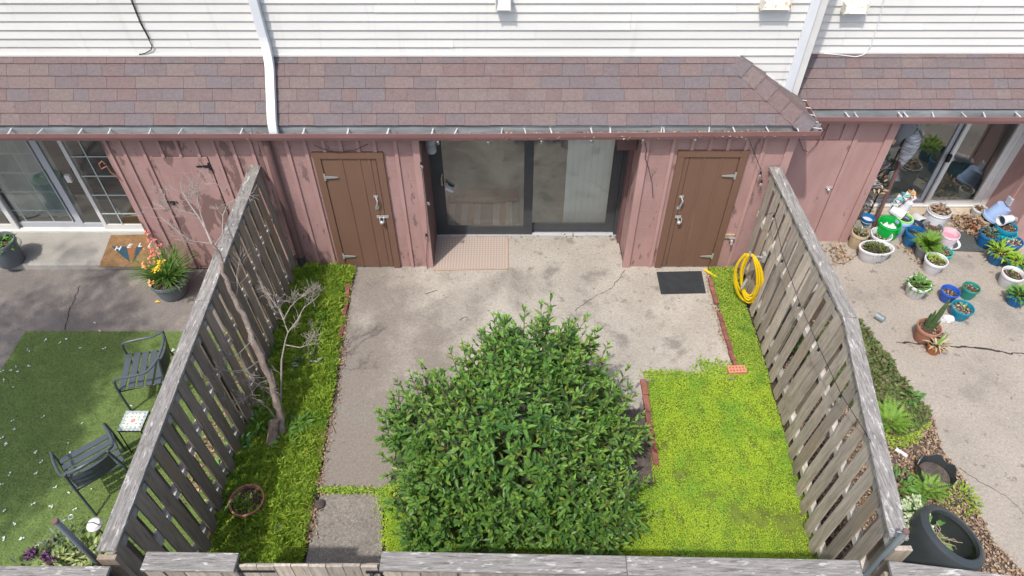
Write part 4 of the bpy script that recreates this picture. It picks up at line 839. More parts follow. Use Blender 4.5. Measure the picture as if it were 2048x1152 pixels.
# hello mat on the step
hm = thing('doormat', gz(250, 500, .10), 'brown coir doormat with white letters and coloured chevrons on the left step', 'doormat')
COIR = M('coir', (.29, .175, .085), (.22, .125, .06), 10, rough=1.0, bump=.8, bscale=180, fine=.3)
mpx = ((222, 470), (325, 468), (310, 533), (198, 533)); mp_ = [gz(u, v, .115) for u, v in mpx]
MB().poly([(p.x, p.y) for p in mp_[::-1]], .101, .115).build('coir_pad', COIR, hm)
for cu, c in (((243, 505, 20, -8), (.03, .075, .11)), ((263, 508, 16, 0), (.27, .115, .05)), ((280, 505, 12, 8), (.035, .075, .105))):
    u, v, ww, sk = cu; q = [gz(u - ww * .6 - (8 if sk < 0 else 0), v - 12, .117), gz(u + ww * .5, v - 12, .117), gz(263 + (2 if sk >= 0 else -2) + sk * .1 + .5 * (sk > 0), v + 20, .117)]
    MB().poly([(p.x, p.y) for p in q[::-1]], .1155, .117 + .0004 * (cu[0] % 7)).build('chevron', paint('mat_paint_%d' % cu[0], c, .95), hm)
def text_part(txt, loc, size, rotz, mat, parent, tilt=0):
    cu = bpy.data.curves.new('letter', 'FONT'); cu.body = txt; cu.size = size; cu.align_x = 'CENTER'; cu.align_y = 'CENTER'; cu.extrude = .001; cu.offset = .003
    to = bpy.data.objects.new('tmp', cu); C.objects.link(to); bpy.context.view_layer.update(); me = bpy.data.meshes.new_from_object(to.evaluated_get(bpy.context.evaluated_depsgraph_get())); bpy.data.objects.remove(to)
    me.materials.clear(); me.materials.append(mat); o = link_mesh('letter', me, parent); o.location = Vector(loc) - wloc(parent); o.rotation_euler = (tilt, 0, rotz); return o
LETTER = paint('letter_white', (.66, .64, .60), .9)
for ch, u, v in (('H', 236, 497), ('E', 259, 492), ('L', 281, 490), ('L', 300, 491), ('O', 317, 495)):
    p = gz(u, v, .1185); text_part(ch, p, .12, R(random.uniform(-8, 8)), LETTER, hm)
# garden hose coiled on the right fence
hs = thing('garden_hose', (3.1, -.62, 0), 'bright yellow garden hose hanging in a coil on the right fence', 'hose')
def E_(u, v, x): return gx(u, v, x)
m = MB(); top = gx(1497, 502, 3.05); bot = gx(1494, 612, 3.12)
pts = []; nl = 9; hy0 = -.62
for k in range(nl):
    ry = random.uniform(.13, .29); rz = random.uniform(.36, .49); oy = random.uniform(-.05, .05); xo = random.uniform(-.045, .05); lean = random.uniform(.0, .10)
    for i in range(30):
        a = 2 * math.pi * i / 30; ca, sa = math.cos(a), math.sin(a); w = ry * (1 - .35 * max(0, ca) ** 2)
        pts.append(Vector((3.06 + .06 * (1 - ca) + xo * .4 + w * sa * .62, -.76 - .04 * (1 - ca) + oy * (1 - max(0, ca)) - w * sa * .5, 1.0 - rz + rz * ca)))
sm = []
for i in range(len(pts)):
    q = pts[max(0, i - 3):i + 4]; sm.append(sum(q, Vector()) / len(q))
pts = sm
m.tube(pts, .0115, 7); m.build('hose_coil', YELLOW, hs, smooth=True)
MB().tube([(3.24, -.78, .93), (3.06, -.77, .95), (3.03, -.77, 1.02)], .012, 6).box(3.20, 3.24, -.82, -.74, .88, 1.0).build('hose_hanger', STEEL, hs)
m = MB(); m.tube([(3.10, -.80, .55), (3.06, -.82, .40)], .02, 8).build('nozzle', STEEL, hs)
MB().tube([gz(1409, 539, .03), gz(1434, 555, .03)], .018, 8).build('hose_wand', YELLOW, None, label='short yellow hose end lying by the right brown shed door', cat='hose', smooth=True)
# tap box on the wall
tp = gy(1459, 475, -.02); m = MB(); m.box(tp.x - .07, tp.x + .06, -.028, -.002, tp.z - .01, tp.z + .055); m.build('tap_board', STUMPTOP, mid); MB().tube([(tp.x + .02, -.03, tp.z + .0), (tp.x + .02, -.09, tp.z - .01), (tp.x + .02, -.10, tp.z - .06)], .018, 8).bar((tp.x - .02, -.07, tp.z + .03), (tp.x + .06, -.07, tp.z + .03), .02, .015).build('hose_tap', STEEL, mid)

# ================================================================== LEFT NEIGHBOUR
tf = [gz(u, v, .012) for u, v in ((50, 663), (372, 663))]
TX0 = tf[0].x; turf_poly = [(TX0, -5.0), (-3.32, -5.0), (-3.32, tf[0].y), (TX0, tf[0].y)]
MB().poly(turf_poly, .001, .014).build('turf_rug', TURF, None, label='green artificial turf laid over the left patio', cat='artificial turf')
x, y = scatter(turf_poly, 9500); n = len(x); D = np.stack([rng.normal(.2, .5, n), rng.normal(0, .5, n), np.ones(n)], 1); L = rng.uniform(.008, .018, n)
V, F = small_leaves(np.stack([x, y, np.full(n, .012)], 1), D, rng.normal(0, 1, (n, 3)), L, L * .4); tag(np_mesh('turf_pile', V, F, TURFBLADE, kind='stuff'), 'short pile of the green artificial turf', 'artificial turf')
pet = [(54, 700), (60, 702), (34, 744), (21, 740), (8, 761), (24, 775), (160, 697), (209, 697), (134, 679), (118, 686), (265, 811), (163, 846), (25, 841), (29, 858), (86, 834), (3, 876), (11, 889), (135, 888), (72, 904), (138, 904), (84, 924), (19, 948), (73, 947), (110, 974), (65, 1007), (103, 1012), (7, 1020), (28, 1048), (9, 1077), (44, 1077), (137, 987), (149, 1017), (75, 1089), (3, 968), (191, 646), (201, 661), (347, 701), (348, 1021), (4, 742), (59, 732), (33, 733), (90, 680), (182, 976)]
P = np.array([gz(u, v, .03) for u, v in pet]); V_, F_ = [], []
pm_ = MB()
for p in P:
    for k in range(random.choice((2, 3, 4))):
        a = random.uniform(0, 6.28); d = Vector((math.cos(a), math.sin(a), random.uniform(0, .35))); s = Vector((-d.y, d.x, 0)); r = random.uniform(.011, .022); q = Vector(p)
        pm_.add([q, q + d * r + s * r * .5, q + d * r * 1.5, q + d * r - s * r * .5], [(0, 1, 2, 3)])
pm_.build('fallen_petals', PETAL, None, kind='stuff', label='white blossom petals scattered over the artificial turf', cat='petals')
def armchair(px, z, rot, label):
    o = thing('armchair', (0, 0, 0), label, 'chair', 'metal armchairs on the turf'); W = .28; SH = .42
    hoop = [(-W, -.27, 0), (-W - .005, -.265, .30), (-W, -.25, .56), (-W + .01, -.20, .625), (-W, -.05, .64), (-W + .01, .12, .66), (-W + .05, .24, .74), (-W + .15, .32, .81), (0, .345, .835)]
    hoop = hoop + [(-x, y, zz) for x, y, zz in hoop[-2::-1]]
    cr = []
    for i in range(len(hoop) - 1):      # smooth the hoop
        p0, p1, p2, p3 = [Vector(hoop[max(0, min(len(hoop) - 1, i + k))]) for k in (-1, 0, 1, 2)]
        for j in range(4):
            t = j / 4; cr.append(.5 * ((2 * p1) + (p2 - p0) * t + (2 * p0 - 5 * p1 + 4 * p2 - p3) * t * t + (3 * p1 - p0 - 3 * p2 + p3) * t ** 3))
    cr.append(Vector(hoop[-1]))
    MB().tube(cr, .0145, 8).build('arm_hoop', CHAIRM, o, smooth=True)
    for s in (-1, 1): MB().tube([(s * (W - .04), .33, 0), (s * (W - .04), .235, .40), (s * (W - .07), .30, .80)], .0135, 8).build('leg', CHAIRM, o, smooth=True)
    MB().tube([(-W, -.255, SH - .02), (-W + .03, .22, SH - .02), (W - .03, .22, SH - .02), (W, -.255, SH - .02), (-W, -.255, SH - .02)], .012, 6).build('seat_frame', CHAIRM, o, smooth=True)
    for i in range(5):
        y0 = -.26 + i * .098; MB().box(-W + .012, W - .012, y0, y0 + .072, SH - .006, SH + .004).build('slat', CHAIRM, o)
    for i in range(3):
        zc = .52 + i * .085; m = MB(); pts = []
        for k in range(7):
            xx = -.2 + .4 * k / 6; pts.append(Vector((xx, .235 + (zc - .42) * .17 + .045 * (1 - (xx / .21) ** 2), zc)))
        for a, b in zip(pts[:-1], pts[1:]): m.bar(a, b, .008, .068)
        m.build('back_slat', CHAIRM, o)
    p = gz(*px, z); o.location = (p.x, p.y, .014); o.rotation_euler = (0, 0, rot); return o
armchair((292, 738), .42, R(-78), 'charcoal metal armchair nearest the house, its back to the fence')
armchair((186, 925), .42, R(-140), 'charcoal metal armchair near the flower bed, seen from behind')
tt = gz(266, 841, .46); st = thing('side_table', (tt.x, tt.y, .014), 'small square side table with a patterned tile top between the armchairs', 'table')
MB().box(tt.x - .135, tt.x + .135, tt.y - .135, tt.y + .135, .435, .45).build('top_frame', BLACKMETAL, st)
TILE = bpy.data.materials.new('patterned_tile'); TILE.use_nodes = True; nt = TILE.node_tree; pb = nt.nodes['Principled BSDF']; tc = nt.nodes.new('ShaderNodeTexCoord'); vl = nt.nodes.new('ShaderNodeVectorMath'); vl.operation = 'LENGTH'; nt.links.new(tc.outputs['Object'], vl.inputs[0])
vo = nt.nodes.new('ShaderNodeTexVoronoi'); vo.inputs['Scale'].default_value = 22; vo.inputs['Randomness'].default_value = .25; nt.links.new(tc.outputs['Object'], vo.inputs['Vector'])
c1 = ramp_node(nt, vo.outputs['Distance'], [(0, (.14, .24, .32)), (.28, (.38, .44, .22)), (.42, (.72, .73, .7)), (1, (.72, .73, .7))])
c2 = ramp_node(nt, vl.outputs['Value'], [(0, (.75, .6, .5)), (.018, (.55, .12, .1)), (.035, (.72, .7, .66)), (.05, (.75, .73, .7))])
f2 = ramp_node(nt, vl.outputs['Value'], [(.045, (0, 0, 0)), (.055, (1, 1, 1))]); sx_ = nt.nodes.new('ShaderNodeSeparateXYZ'); nt.links.new(tc.outputs['Object'], sx_.inputs[0])
mxd = math_node(nt, 'MAXIMUM', math_node(nt, 'ABSOLUTE', sx_.outputs[0], 0), math_node(nt, 'ABSOLUTE', sx_.outputs[1], 0))
bd = ramp_node(nt, math_node(nt, 'MULTIPLY', mxd, 7.0), [(0, (0, 0, 0)), (.70, (1, 1, 1)), (.76, (0, 0, 0)), (.80, (1, 1, 1)), (.86, (0, 0, 0))], 'CONSTANT')
nt.links.new(mixc(nt, bd, mixc(nt, f2, c2, c1), (.16, .22, .30)), pb.inputs['Base Color']); pb.inputs['Roughness'].default_value = .3
to = MB().box(-.128, .128, -.128, .128, 0, .008).build('tile', TILE, None, origin=(0, 0, 0)); to.parent = st; to.location = (0, 0, .4365)
for sx in (-1, 1):
    for sy in (-1, 1): MB().tube([(tt.x + sx * .125, tt.y + sy * .125, .435), (tt.x + sx * .14, tt.y + sy * .14, .014)], .008, 6).build('leg', BLACKMETAL, st)
# round white lantern
lt = gz(190, 1050, .35); o = thing('lantern', (lt.x, lt.y, .014), 'small white globe lantern on a stake at the foot of the left fence', 'lantern')
MB().lathe([(.02, -.02), (.07, .0), (.078, .03), (.06, .06), (.012, .075)], (lt.x, lt.y, .33), 20, cap1=True).build('globe', WPOT, o, smooth=True); MB().tube([(lt.x, lt.y, .014), (lt.x, lt.y, .33)], .007, 6).build('stake', BLACKMETAL, o)
m = MB(); m.tube([(lt.x - .07, lt.y, .39), (lt.x, lt.y, .41), (lt.x + .07, lt.y - .02, .39)], .004, 5).build('handle', BLACKMETAL, o)

# ---------------------------------------------------------------- plant builders
def leafy(name, c, r, h, n, L, W, mat, parent, seed=0, up=.5, fold=.18, droop=.15, z0=0.0):
    a = rng.uniform(0, 6.28, n); q = np.sqrt(rng.random(n)); x = c[0] + np.cos(a) * q * r; y = c[1] + np.sin(a) * q * r; z = c[2] + z0 + h * rng.random(n) * (1 - .6 * q)
    D = np.stack([np.cos(a) * (.4 + q), np.sin(a) * (.4 + q), rng.normal(up, .35, n)], 1) + rng.normal(0, .3, (n, 3)); N = np.stack([rng.normal(0, .3, n), rng.normal(0, .3, n), np.ones(n)], 1)
    LL = L * rng.uniform(.6, 1.3, n); V, F = leaf_arrays(np.stack([x, y, z], 1), D, N, LL, LL * W, fold, droop); return np_mesh(name, V, F, mat, parent, smooth=False)
def arch_blades(name, c, n, L, w, mat, parent, spread=.6, bend=.8, seg=6, h0=0.0, r0=.04):
    m = MB()
    for i in range(n):
        a = random.uniform(0, 6.28); d = Vector((math.cos(a), math.sin(a), 0)); s = Vector((-d.y, d.x, 0)); l = L * random.uniform(.6, 1.15); sp = spread * random.uniform(.3, 1.2); be = bend * random.uniform(.4, 1.3)
        p = Vector(c) + d * random.uniform(0, r0) + Vector((0, 0, h0)); pts = [p]; ang = math.pi / 2 - sp
        for k in range(seg): pts.append(pts[-1] + (d * math.cos(ang) + Vector((0, 0, 1)) * math.sin(ang)) * l / seg); ang -= be / seg * 1.6
        m.strip(pts, [w * (1 - (k / seg) ** 2) + .001 for k in range(seg + 1)], s)
    return m.build(name, mat, parent)
def fern_fronds(name, c, n, L, mat, parent, pw=.09, h0=0.0, spread=.75, bend=.7):
    P, D, N, LL = [], [], [], []
    for i in range(n):
        a = 6.28 * i / n + random.uniform(-.3, .3); d = Vector((math.cos(a), math.sin(a), 0)); s = Vector((-d.y, d.x, 0)); l = L * random.uniform(.7, 1.1); ang = math.pi / 2 - spread * random.uniform(.6, 1.2); p = Vector(c) + Vector((0, 0, h0)); seg = 16
        for k in range(seg):
            dd = d * math.cos(ang) + Vector((0, 0, 1)) * math.sin(ang); p = p + dd * l / seg; ang -= bend / seg * 1.5; nn = s.cross(dd)
            if nn.z < 0: nn = -nn
            t = k / seg; ln = pw * (math.sin(math.pi * min(1, t * .82 + .18)) ** .8) * (1 - .35 * t)
            for sg_ in (-1, 1): P.append(p); D.append(s * sg_ + dd * .45); N.append(nn); LL.append(max(.01, ln))
    P, D, N, LL = np.array(P), np.array(D), np.array(N), np.array(LL); V, F = small_leaves(P, D, N, LL, LL * .34); return np_mesh(name, V, F, mat, parent)
def pot_profile(rt, rb, h, lip=.012, ped=True):
    return [(rb * .96, 0), (rb, .008), (rt * .97, h * .80), (rt * 1.04, h * .82), (rt * 1.06, h * .97), (rt * 1.03, h), (rt * .96, h), (rt * .93, h * .95), (rt * .88, h * .5)]
def pebbles(parent, c, r, n, s, mat=PEBBLE, name='soil_litter'):
    a = rng.uniform(0, 6.28, n); q = np.sqrt(rng.random(n)) * r; P = np.stack([c[0] + np.cos(a) * q, c[1] + np.sin(a) * q, np.full(n, c[2]) + rng.uniform(0, s * .8, n)], 1); D = rng.normal(0, 1, (n, 3)); D[:, 2] *= .5; N = np.stack([rng.normal(0, .5, n), rng.normal(0, .5, n), np.ones(n)], 1); L = s * rng.uniform(.6, 1.5, n)
    V, F = small_leaves(P, D, N, L, L * .75); return np_mesh(name, V, F, mat, parent, kind='stuff')
def pot(u, v, wpx, h, mat, label, fill='soil', plant=None, taper=.74, name='flower_pot', cat='pot', cyl=False, soil_at=.78, sx=1, sy=1, z0=0.0):
    c = gz(u, v, h + z0); r = wpx / 2 / ppm(c) / 1.05; rb = r * taper; o = thing(name, (c.x, c.y, z0), label, cat)
    prof = pot_profile(r, rb, h)
    if cyl: prof = [(rb, 0), (r * .97, h * .55), (r * .98, h * .86), (r * 1.04, h * .87), (r * 1.04, h * .90), (r, h * .91), (r, h), (r * .95, h), (r * .93, h * .6), (r * .9, h * .3)]
    MB().lathe(prof, (c.x, c.y, z0), 30, sx, sy).build('pot_wall', mat, o, smooth=True)
    zs = z0 + h * soil_at; ri = r * (.93 - .05)
    fm = {'soil': SOIL, 'pink': PINKP, 'white': WPOT, 'dark': BLACKPLASTIC, 'green': SAGE}.get(fill, SOIL)
    MB().lathe([(ri * sx if sx == sy else ri, zs - z0 - .01), (ri, zs - z0), (ri * .5, zs - z0 + .012), (.002, zs - z0 + .016)], (c.x, c.y, z0), 24, sx, sy, cap0=False).build('soil' if fill in ('soil', 'peb') else 'filling', fm, o)
    if fill == 'peb': pebbles(o, (c.x, c.y, zs + .006), ri * .92, 90, .028)
    elif fill == 'soil': pebbles(o, (c.x, c.y, zs + .006), ri * .9, 60, .022, LITTER)
    C_ = (c.x, c.y, zs)
    if plant: plant(o, C_, r)
    return o
P_green = lambda n=90, L=.07, mat=WEED: (lambda o, c, r: leafy('foliage', c, r * .85, .10, n, L, .5, mat, o))
P_sprout = lambda o, c, r: leafy('foliage', c, r * .7, .06, 70, .045, .5, LIME, o)
# right hand pots, far to near
pot(1722, 464, 34, .27, BEIGE, 'beige pot of dry grey twigs at the foot of the pink corner board', plant=lambda o, c, r: (arch_blades('dry_stems', c, 40, .22, .012, SAGE, o, .5, .6), leafy('foliage', c, r * .9, .12, 60, .05, .5, LITTER, o)), taper=.85)
pot(1764, 467, 42, .22, WPOT, 'empty white ribbed pot with pebbles next to the green bucket', 'peb', soil_at=.45)
def rag(o, c, r):
    m = MB(); n = 8; vs = []
    for i in range(n):
        for j in range(n): vs.append((c[0] + (i / (n - 1) - .55) * r * 1.3, c[1] + (j / (n - 1) - .6) * r * 1.1, c[2] + .04 + random.uniform(0, .035) + .02 * math.sin(i * 2)))
    m.add(vs, [(i * n + j, (i + 1) * n + j, (i + 1) * n + j + 1, i * n + j + 1) for i in range(n - 1) for j in range(n - 1)]); m.build('plastic_bag', WPOT, o)
pot(1782, 452, 42, .20, GREENB, 'lower green bucket half hidden under the upper one', 'dark', cyl=True, taper=.85, soil_at=.3, name='bucket', cat='bucket')
pot(1781, 444, 45, .25, GREENB, 'bright green bucket holding a white plastic bag', 'dark', rag, cyl=True, taper=.8, soil_at=.42, name='bucket', cat='bucket', z0=.07)
ov = pot(1754, 494, 70, .22, WPOT, 'white oval planter full of succulents beside the right fence', plant=lambda o, c, r: leafy('foliage', c, r * .62, .07, 260, .04, .6, IVY, o, up=.8), sy=.62, taper=.82, name='oval_planter', cat='planter')
m = MB(); q = ov.location; m.box(q.x - .05, q.x + .03, q.y - .212, q.y - .2095, .10, .105).bar((q.x - .04, q.y - .211, .09), (q.x - .01, q.y - .211, .12), .003, .004).bar((q.x - .01, q.y - .211, .12), (q.x + .02, q.y - .211, .09), .003, .004).build('scribble', BLACKMETAL, ov)
pot(1809, 437, 36, .30, LBLUE, 'blue tub with a lime green inner rim under a heap of white pots', 'dark', lambda o, c, r: MB().lathe([(r * .95, .05), (r * .96, .08), (r * .80, .08), (r * .78, .05)], c, 24, cap0=False).build('lime_rim', LIMEP, o, smooth=True), taper=.85, soil_at=.8)
def tipped(u, v, z, r, h, mat, label, d, inner=None, name='flower_pot', cat='pot'):
    """pot lying on its side, mouth towards d"""
    p = gz(u, v, z); o = thing(name, (0, 0, 0), label, cat)
    MB().lathe([(r * .72, 0), (r * .95, h * .85), (r * 1.06, h * .86), (r * 1.06, h), (r * .94, h), (r * .68, .02), (.002, .015)], (0, 0, 0), 24).build('pot_wall', mat, o, smooth=True)
    if inner: MB().lathe([(r * .86, h * .72), (.002, h * .72)], (0, 0, 0), 20, cap0=False).build('filling', inner, o)
    o.rotation_euler = Vector(d).normalized().to_track_quat('Z', 'Y').to_euler(); o.location = p - Vector(d).normalized() * h / 2; return o
tipped(1793, 424, .36, .085, .20, WPOT, 'white pot lying on its side on the blue tub', (.8, -.45, -.25), GREYP)
tipped(1812, 412, .44, .08, .17, WPOT, 'white pot stacked upside down above the blue tub', (-.15, .1, -1))
tipped(1822, 399, .52, .045, .15, FROST, 'frosted plastic cup leaning on the stacked white pots', (-.6, .1, -.7), name='plastic_cup', cat='cup')
def pinwheel(u, v, z, cols, label):
    p = gz(u, v, z); o = thing('pinwheel', (p.x, p.y, .3), label, 'pinwheel'); MB().tube([(p.x, p.y + .01, .3), (p.x, p.y, z)], .005, 5).build('stick', WPOT, o)
    for k in range(8):
        a = k * math.pi / 4; d = Vector((math.cos(a), -.25, math.sin(a))); e = Vector((math.cos(a + .5), .1, math.sin(a + .5))); MB().add([p, p + d * .09, p + e * .10, p + (d + e) * .02], [(0, 1, 2), (0, 2, 3)]).build('blade', cols[k % len(cols)], o)
PWT = paint('pinwheel_teal', (.15, .5, .48), .3); PWO = paint('pinwheel_orange', (.7, .32, .12), .3)
pinwheel(1790, 398, .62, [PWT, WPOT, SAGE], 'teal and white pinwheel above the stacked pots'); pinwheel(1806, 393, .66, [PWT, WPOT], 'smaller teal pinwheel behind the first'); pinwheel(1818, 389, .66, [PWO, BEIGE], 'orange pinwheel by the glass door')
tipped(1837, 442, .12, .11, .2, WPOT, 'white pot lying with its dark mouth towards the camera', (.1, -1, .1), SAGE)
pot(1830, 450, 37, .22, DBLUE, 'dark blue pot behind the bright blue one', 'soil')
pot(1832, 462, 37, .26, BLUE, 'deep blue pot with bare soil left of the fern', 'soil', soil_at=.6)
wb = pot(1881, 418, 46, .40, WPOT, 'large white bucket heaped with brown shells at the glass door', 'peb', taper=.86, cyl=True, soil_at=.86, name='bucket', cat='bucket')
pebbles(wb, (wb.location.x, wb.location.y, .36), .125, 60, .07, LITTER, 'shells')
pot(1868, 454, 36, .24, SLATE, 'slate grey pot hidden behind the fern', 'soil')
fp = pot(1856, 491, 40, .22, GREYP, 'grey pot overflowing with a bright green fern', plant=lambda o, c, r: (fern_fronds('fern_fronds', c, 34, .29, FERN, o, .075, .0, .6, .9), fern_fronds('fern_fronds', c, 22, .26, FERN, o, .07, .05, .25, .6)))
pot(1902, 466, 37, .22, FROST, 'frosted bucket with a pink inside right of the fern', 'pink', cyl=True, taper=.8, soil_at=.6, name='bucket', cat='bucket')
sc = gz(1898, 484, .03); MB().lathe([(.13, 0), (.165, .03), (.155, .03), (.12, .008), (.002, .006)], (sc.x, sc.y, 0), 24).build('saucer', WPOT, None, smooth=True, label='white plant saucer under the pink bucket', cat='saucer')
pot(1888, 502, 36, .16, TURQ, 'turquoise pot of mixed sprouts behind a white pot', plant=P_green(60, .04, SAGE))
pot(1874, 518, 44, .23, WPOT, 'white pot with small green sprouts just below the turquoise pot', plant=P_sprout)
MAT2 = M('grey_scraper_mat', (.085, .09, .092), (.055, .06, .062), 40, (1, 1, 1), .9, bump=.8, bscale=60)
dm = quad_mat('doormat', ((1919, 463), (1948, 464), (1970, 504), (1903, 501)), .012, MAT2, 'dark grey scraper doormat between the pots on the right')
pot(1962, 416, 28, .20, WPOT, 'small white pot with dark soil at the corner of the glass door', plant=lambda o, c, r: leafy('foliage', c, r * .6, .08, 24, .06, .5, LITTER, o))
pot(1975, 436, 30, .18, BEIGE, 'beige tub under the pale blue bucket', 'soil')
tipped(1997, 424, .30, .155, .25, LBLUE, 'pale blue bucket turned upside down on a beige tub', (-.25, .05, -1), name='bucket', cat='bucket')
tipped(2012, 439, .42, .075, .2, WPOT, 'white pot on its side with its mouth to the left', (-1, -.3, .05), DBLUE)
tipped(2036, 439, .38, .062, .08, WPOT, 'white lid shaped pot at the right edge of the pile', (.3, -.8, .5), WPOT)
pot(2015, 452, 40, .34, TEAL, 'stack of teal pots beneath the small white pots', 'soil', taper=.8, soil_at=.9)
pot(2013, 463, 42, .24, TURQ, 'turquoise pot at the bottom of the teal stack', 'soil', taper=.8)
pot(1982, 466, 39, .24, BLUE, 'blue pot with a grey leaved plant standing on a white saucer', plant=lambda o, c, r: leafy('foliage', c, r * .7, .16, 90, .06, .4, SAGE, o, up=1))
sc = gz(1976, 480, .02); MB().lathe([(.15, 0), (.18, .035), (.17, .035), (.13, .008), (.002, .006)], (sc.x, sc.y, 0), 24).build('saucer', WPOT, None, smooth=True, label='white plant saucer under the blue pot with grey leaves', cat='saucer')
pot(2028, 481, 37, .24, BLUE, 'blue pot topped with pale pebbles at the right edge', 'peb', soil_at=.85)
pot(2003, 503, 41, .20, BLUE, 'blue pot with a lime green leafy plant', plant=lambda o, c, r: leafy('foliage', c, r * .8, .12, 80, .13, .28, LIME, o, up=.9, droop=.3))
pot(2037, 522, 38, .2, TEAL, 'teal pot of leafy greens at the right edge', plant=P_green(100, .08, LIME))
pot(2028, 546, 43, .23, WPOT, 'white pot with bare soil and one sprout at the right edge', plant=lambda o, c, r: leafy('foliage', c, r * .35, .05, 14, .05, .5, WEED, o))
pot(2040, 588, 40, .18, BLUE, 'lower blue pot with a bushy plant cut by the right edge', plant=P_green(130, .09))
pot(1840, 566, 45, .23, WPOT, 'white pot with a full green plant left of the royal blue pot', plant=P_green(140, .08))
pot(1902, 581, 36, .18, ROYAL, 'royal blue pot with dry soil in the middle of the right patio', 'soil', soil_at=.6)
pot(1944, 574, 33, .19, GREENP, 'sea green pot with dry soil right of the royal blue pot', 'soil', soil_at=.7)
pot(1927, 614, 43, .19, TEAL, 'wide teal pot with gravel nearest the snake plant', 'peb', plant=lambda o, c, r: leafy('foliage', c, r * .5, .04, 20, .06, .4, WEED, o), soil_at=.75)
SNAKE = M('snake_plant_leaf', (.09, .14, .05), (.035, .07, .03), 30, (.6, .6, 1.6), .5)
def snake(o, c, r):
    m = MB()
    for k, (dx_, dy_, l, w_) in enumerate(((.12, .14, .48, .07), (.08, .06, .42, .06), (-.03, .05, .34, .05), (-.05, .10, .26, .045), (.02, -.02, .22, .05), (.10, -.04, .2, .035))):
        b = Vector(c) + Vector((dx_ * .4, dy_ * .3, 0)); d = Vector((dx_ * 1.6, dy_ * 1.2, 1)).normalized(); s = d.cross(Vector((.3, 1, 0))).normalized(); m.strip([b + d * l * t for t in (0, .3, .6, .85, 1)], [w_ * q for q in (.7, 1, 1, .6, .05)], s)
    m.build('snake_leaves', SNAKE, o)
pot(1860, 653, 47, .25, TERRA, 'terracotta pot with upright snake plant leaves', plant=snake, taper=.78)
pot(1874, 688, 33, .15, TERRA2, 'small orange pot with a dried out plant against the terracotta pot', plant=lambda o, c, r: (arch_blades('dry_leaves', c, 22, .2, .03, BEIGE, o, .7, 1.0), arch_blades('green_leaves', c, 6, .22, .025, WEED, o, .5, .4)))
pot(1884, 671, 17, .11, BLACKPLASTIC, 'tiny black nursery pot behind the terracotta pot', 'soil', taper=.8)
pot(1956, 446, 26, .14, TERRA2, 'small brown pot of withered leaves beside the leaf pile', plant=lambda o, c, r: leafy('foliage', c, r * 1.2, .12, 50, .09, .35, LITTER, o))
bg_ = gz(1893, 636, .05); m = MB()
for i in range(8): m.ball((bg_.x + random.uniform(-.06, .06), bg_.y + random.uniform(-.05, .05), .02 + random.uniform(0, .05)), random.uniform(.035, .06), 7, 5)
bo = m.build('plastic_bag', WPOT, None, label='crumpled white plastic bag beside the wide teal pot', cat='bag')
a = gz(1752, 630, .045); b = gz(1768, 640, .045); MB().tube([a, b], .045, 14).build('tin_can', GALV, None, smooth=True, label='empty grey can lying on the patio near the fence', cat='can')
# hanging bags and shelf rack by the right wall
hb1 = gy(1812, 252, .95); o = thing('hanging_bag', hb1, 'grey fabric bag hanging under the right eave', 'bag'); MB().lathe([(.03, -.30), (.06, -.24), (.14, -.10), (.15, .02), (.12, .12), (.03, .16)], hb1, 16, sy=.7, cap1=True).build('bag_body', paint('grey_cloth', (.22, .23, .25), .9), o, smooth=True)
hb2 = gy(1818, 296, .9); o = thing('hanging_bag', hb2, 'striped silver mesh bag hanging in front of the glass door', 'bag'); MB().lathe([(.02, -.32), (.05, -.26), (.10, -.10), (.12, .05), (.10, .17), (.05, .24), (.02, .27)], hb2, 16, sy=.8, cap1=True, wob=.06).build('bag_body', M('silver_mesh', (.62, .64, .68), (.14, .15, .17), 14, (.5, .5, 3), .5), o, smooth=True); MB().tube([hb2 + Vector((0, 0, .26)), hb2 + Vector((.10, 0, .6))], .006, 5).build('cord', M('green_cord', (.2, .5, .4)), o)
rk = gz(1735, 420, .0); rx, ry = xc + .22, 1.02; o = thing('shelf_rack', (rx, ry, 0), 'dark metal plant rack standing against the right pink corner', 'rack')
for sx in (-.17, .17):
    for sy in (-.14, .14): MB().tube([(rx + sx, ry + sy, 0), (rx + sx, ry + sy, 1.7)], .011, 6).build('post', BLACKMETAL, o)
for z in (.35, .75, 1.1, 1.45): MB().box(rx - .18, rx + .18, ry - .15, ry + .15, z, z + .015).build('shelf', M('rack_shelf%d' % int(z * 100), (.12, .12, .13), (.3, .28, .26), 9), o)
MB().tube([(rx + .3, ry - .2, 0), (rx + .26, ry - .1, 1.75)], .028, 8).build('dark_upright', MAROON, o)
pot(1737, 434, 26, .12, BLUE, 'blue bowl on the lowest shelf of the plant rack', 'white', z0=.365, name='bowl', cat='bowl', soil_at=.5)
for k, (z, mt, lb) in enumerate(((.765, WPOT, 'white box on the second shelf of the rack'), (1.115, GREYP, 'grey box on the third shelf of the rack'), (1.465, BEIGE, 'beige box on the top shelf of the rack'))):
    MB().box(rx - .13, rx + .1, ry - .10, ry + .06, z + .001, z + .09).build('box', mt, None, label=lb, cat='box', bevel=.01)
dg = thing('dried_plant', (rx, ry - .2, .4), 'dry twiggy stems trailing over the plant rack', 'plant')
m = MB()
for i in range(26):
    p = Vector((rx + random.uniform(-.18, .2), ry - .18 + random.uniform(-.05, .05), random.uniform(.3, 1.6))); q = p + Vector((random.uniform(-.2, .3), random.uniform(-.1, .1), random.uniform(-.2, .3))); m.tube([p, p.lerp(q, .5) + Vector((0, -.03, .03)), q], [.005, .004, .002], 4)
m.build('stems', TWIG, dg); leafy('dry_leaves', (rx, ry - .2, .6), .16, .8, 70, .08, .45, LITTER, dg)
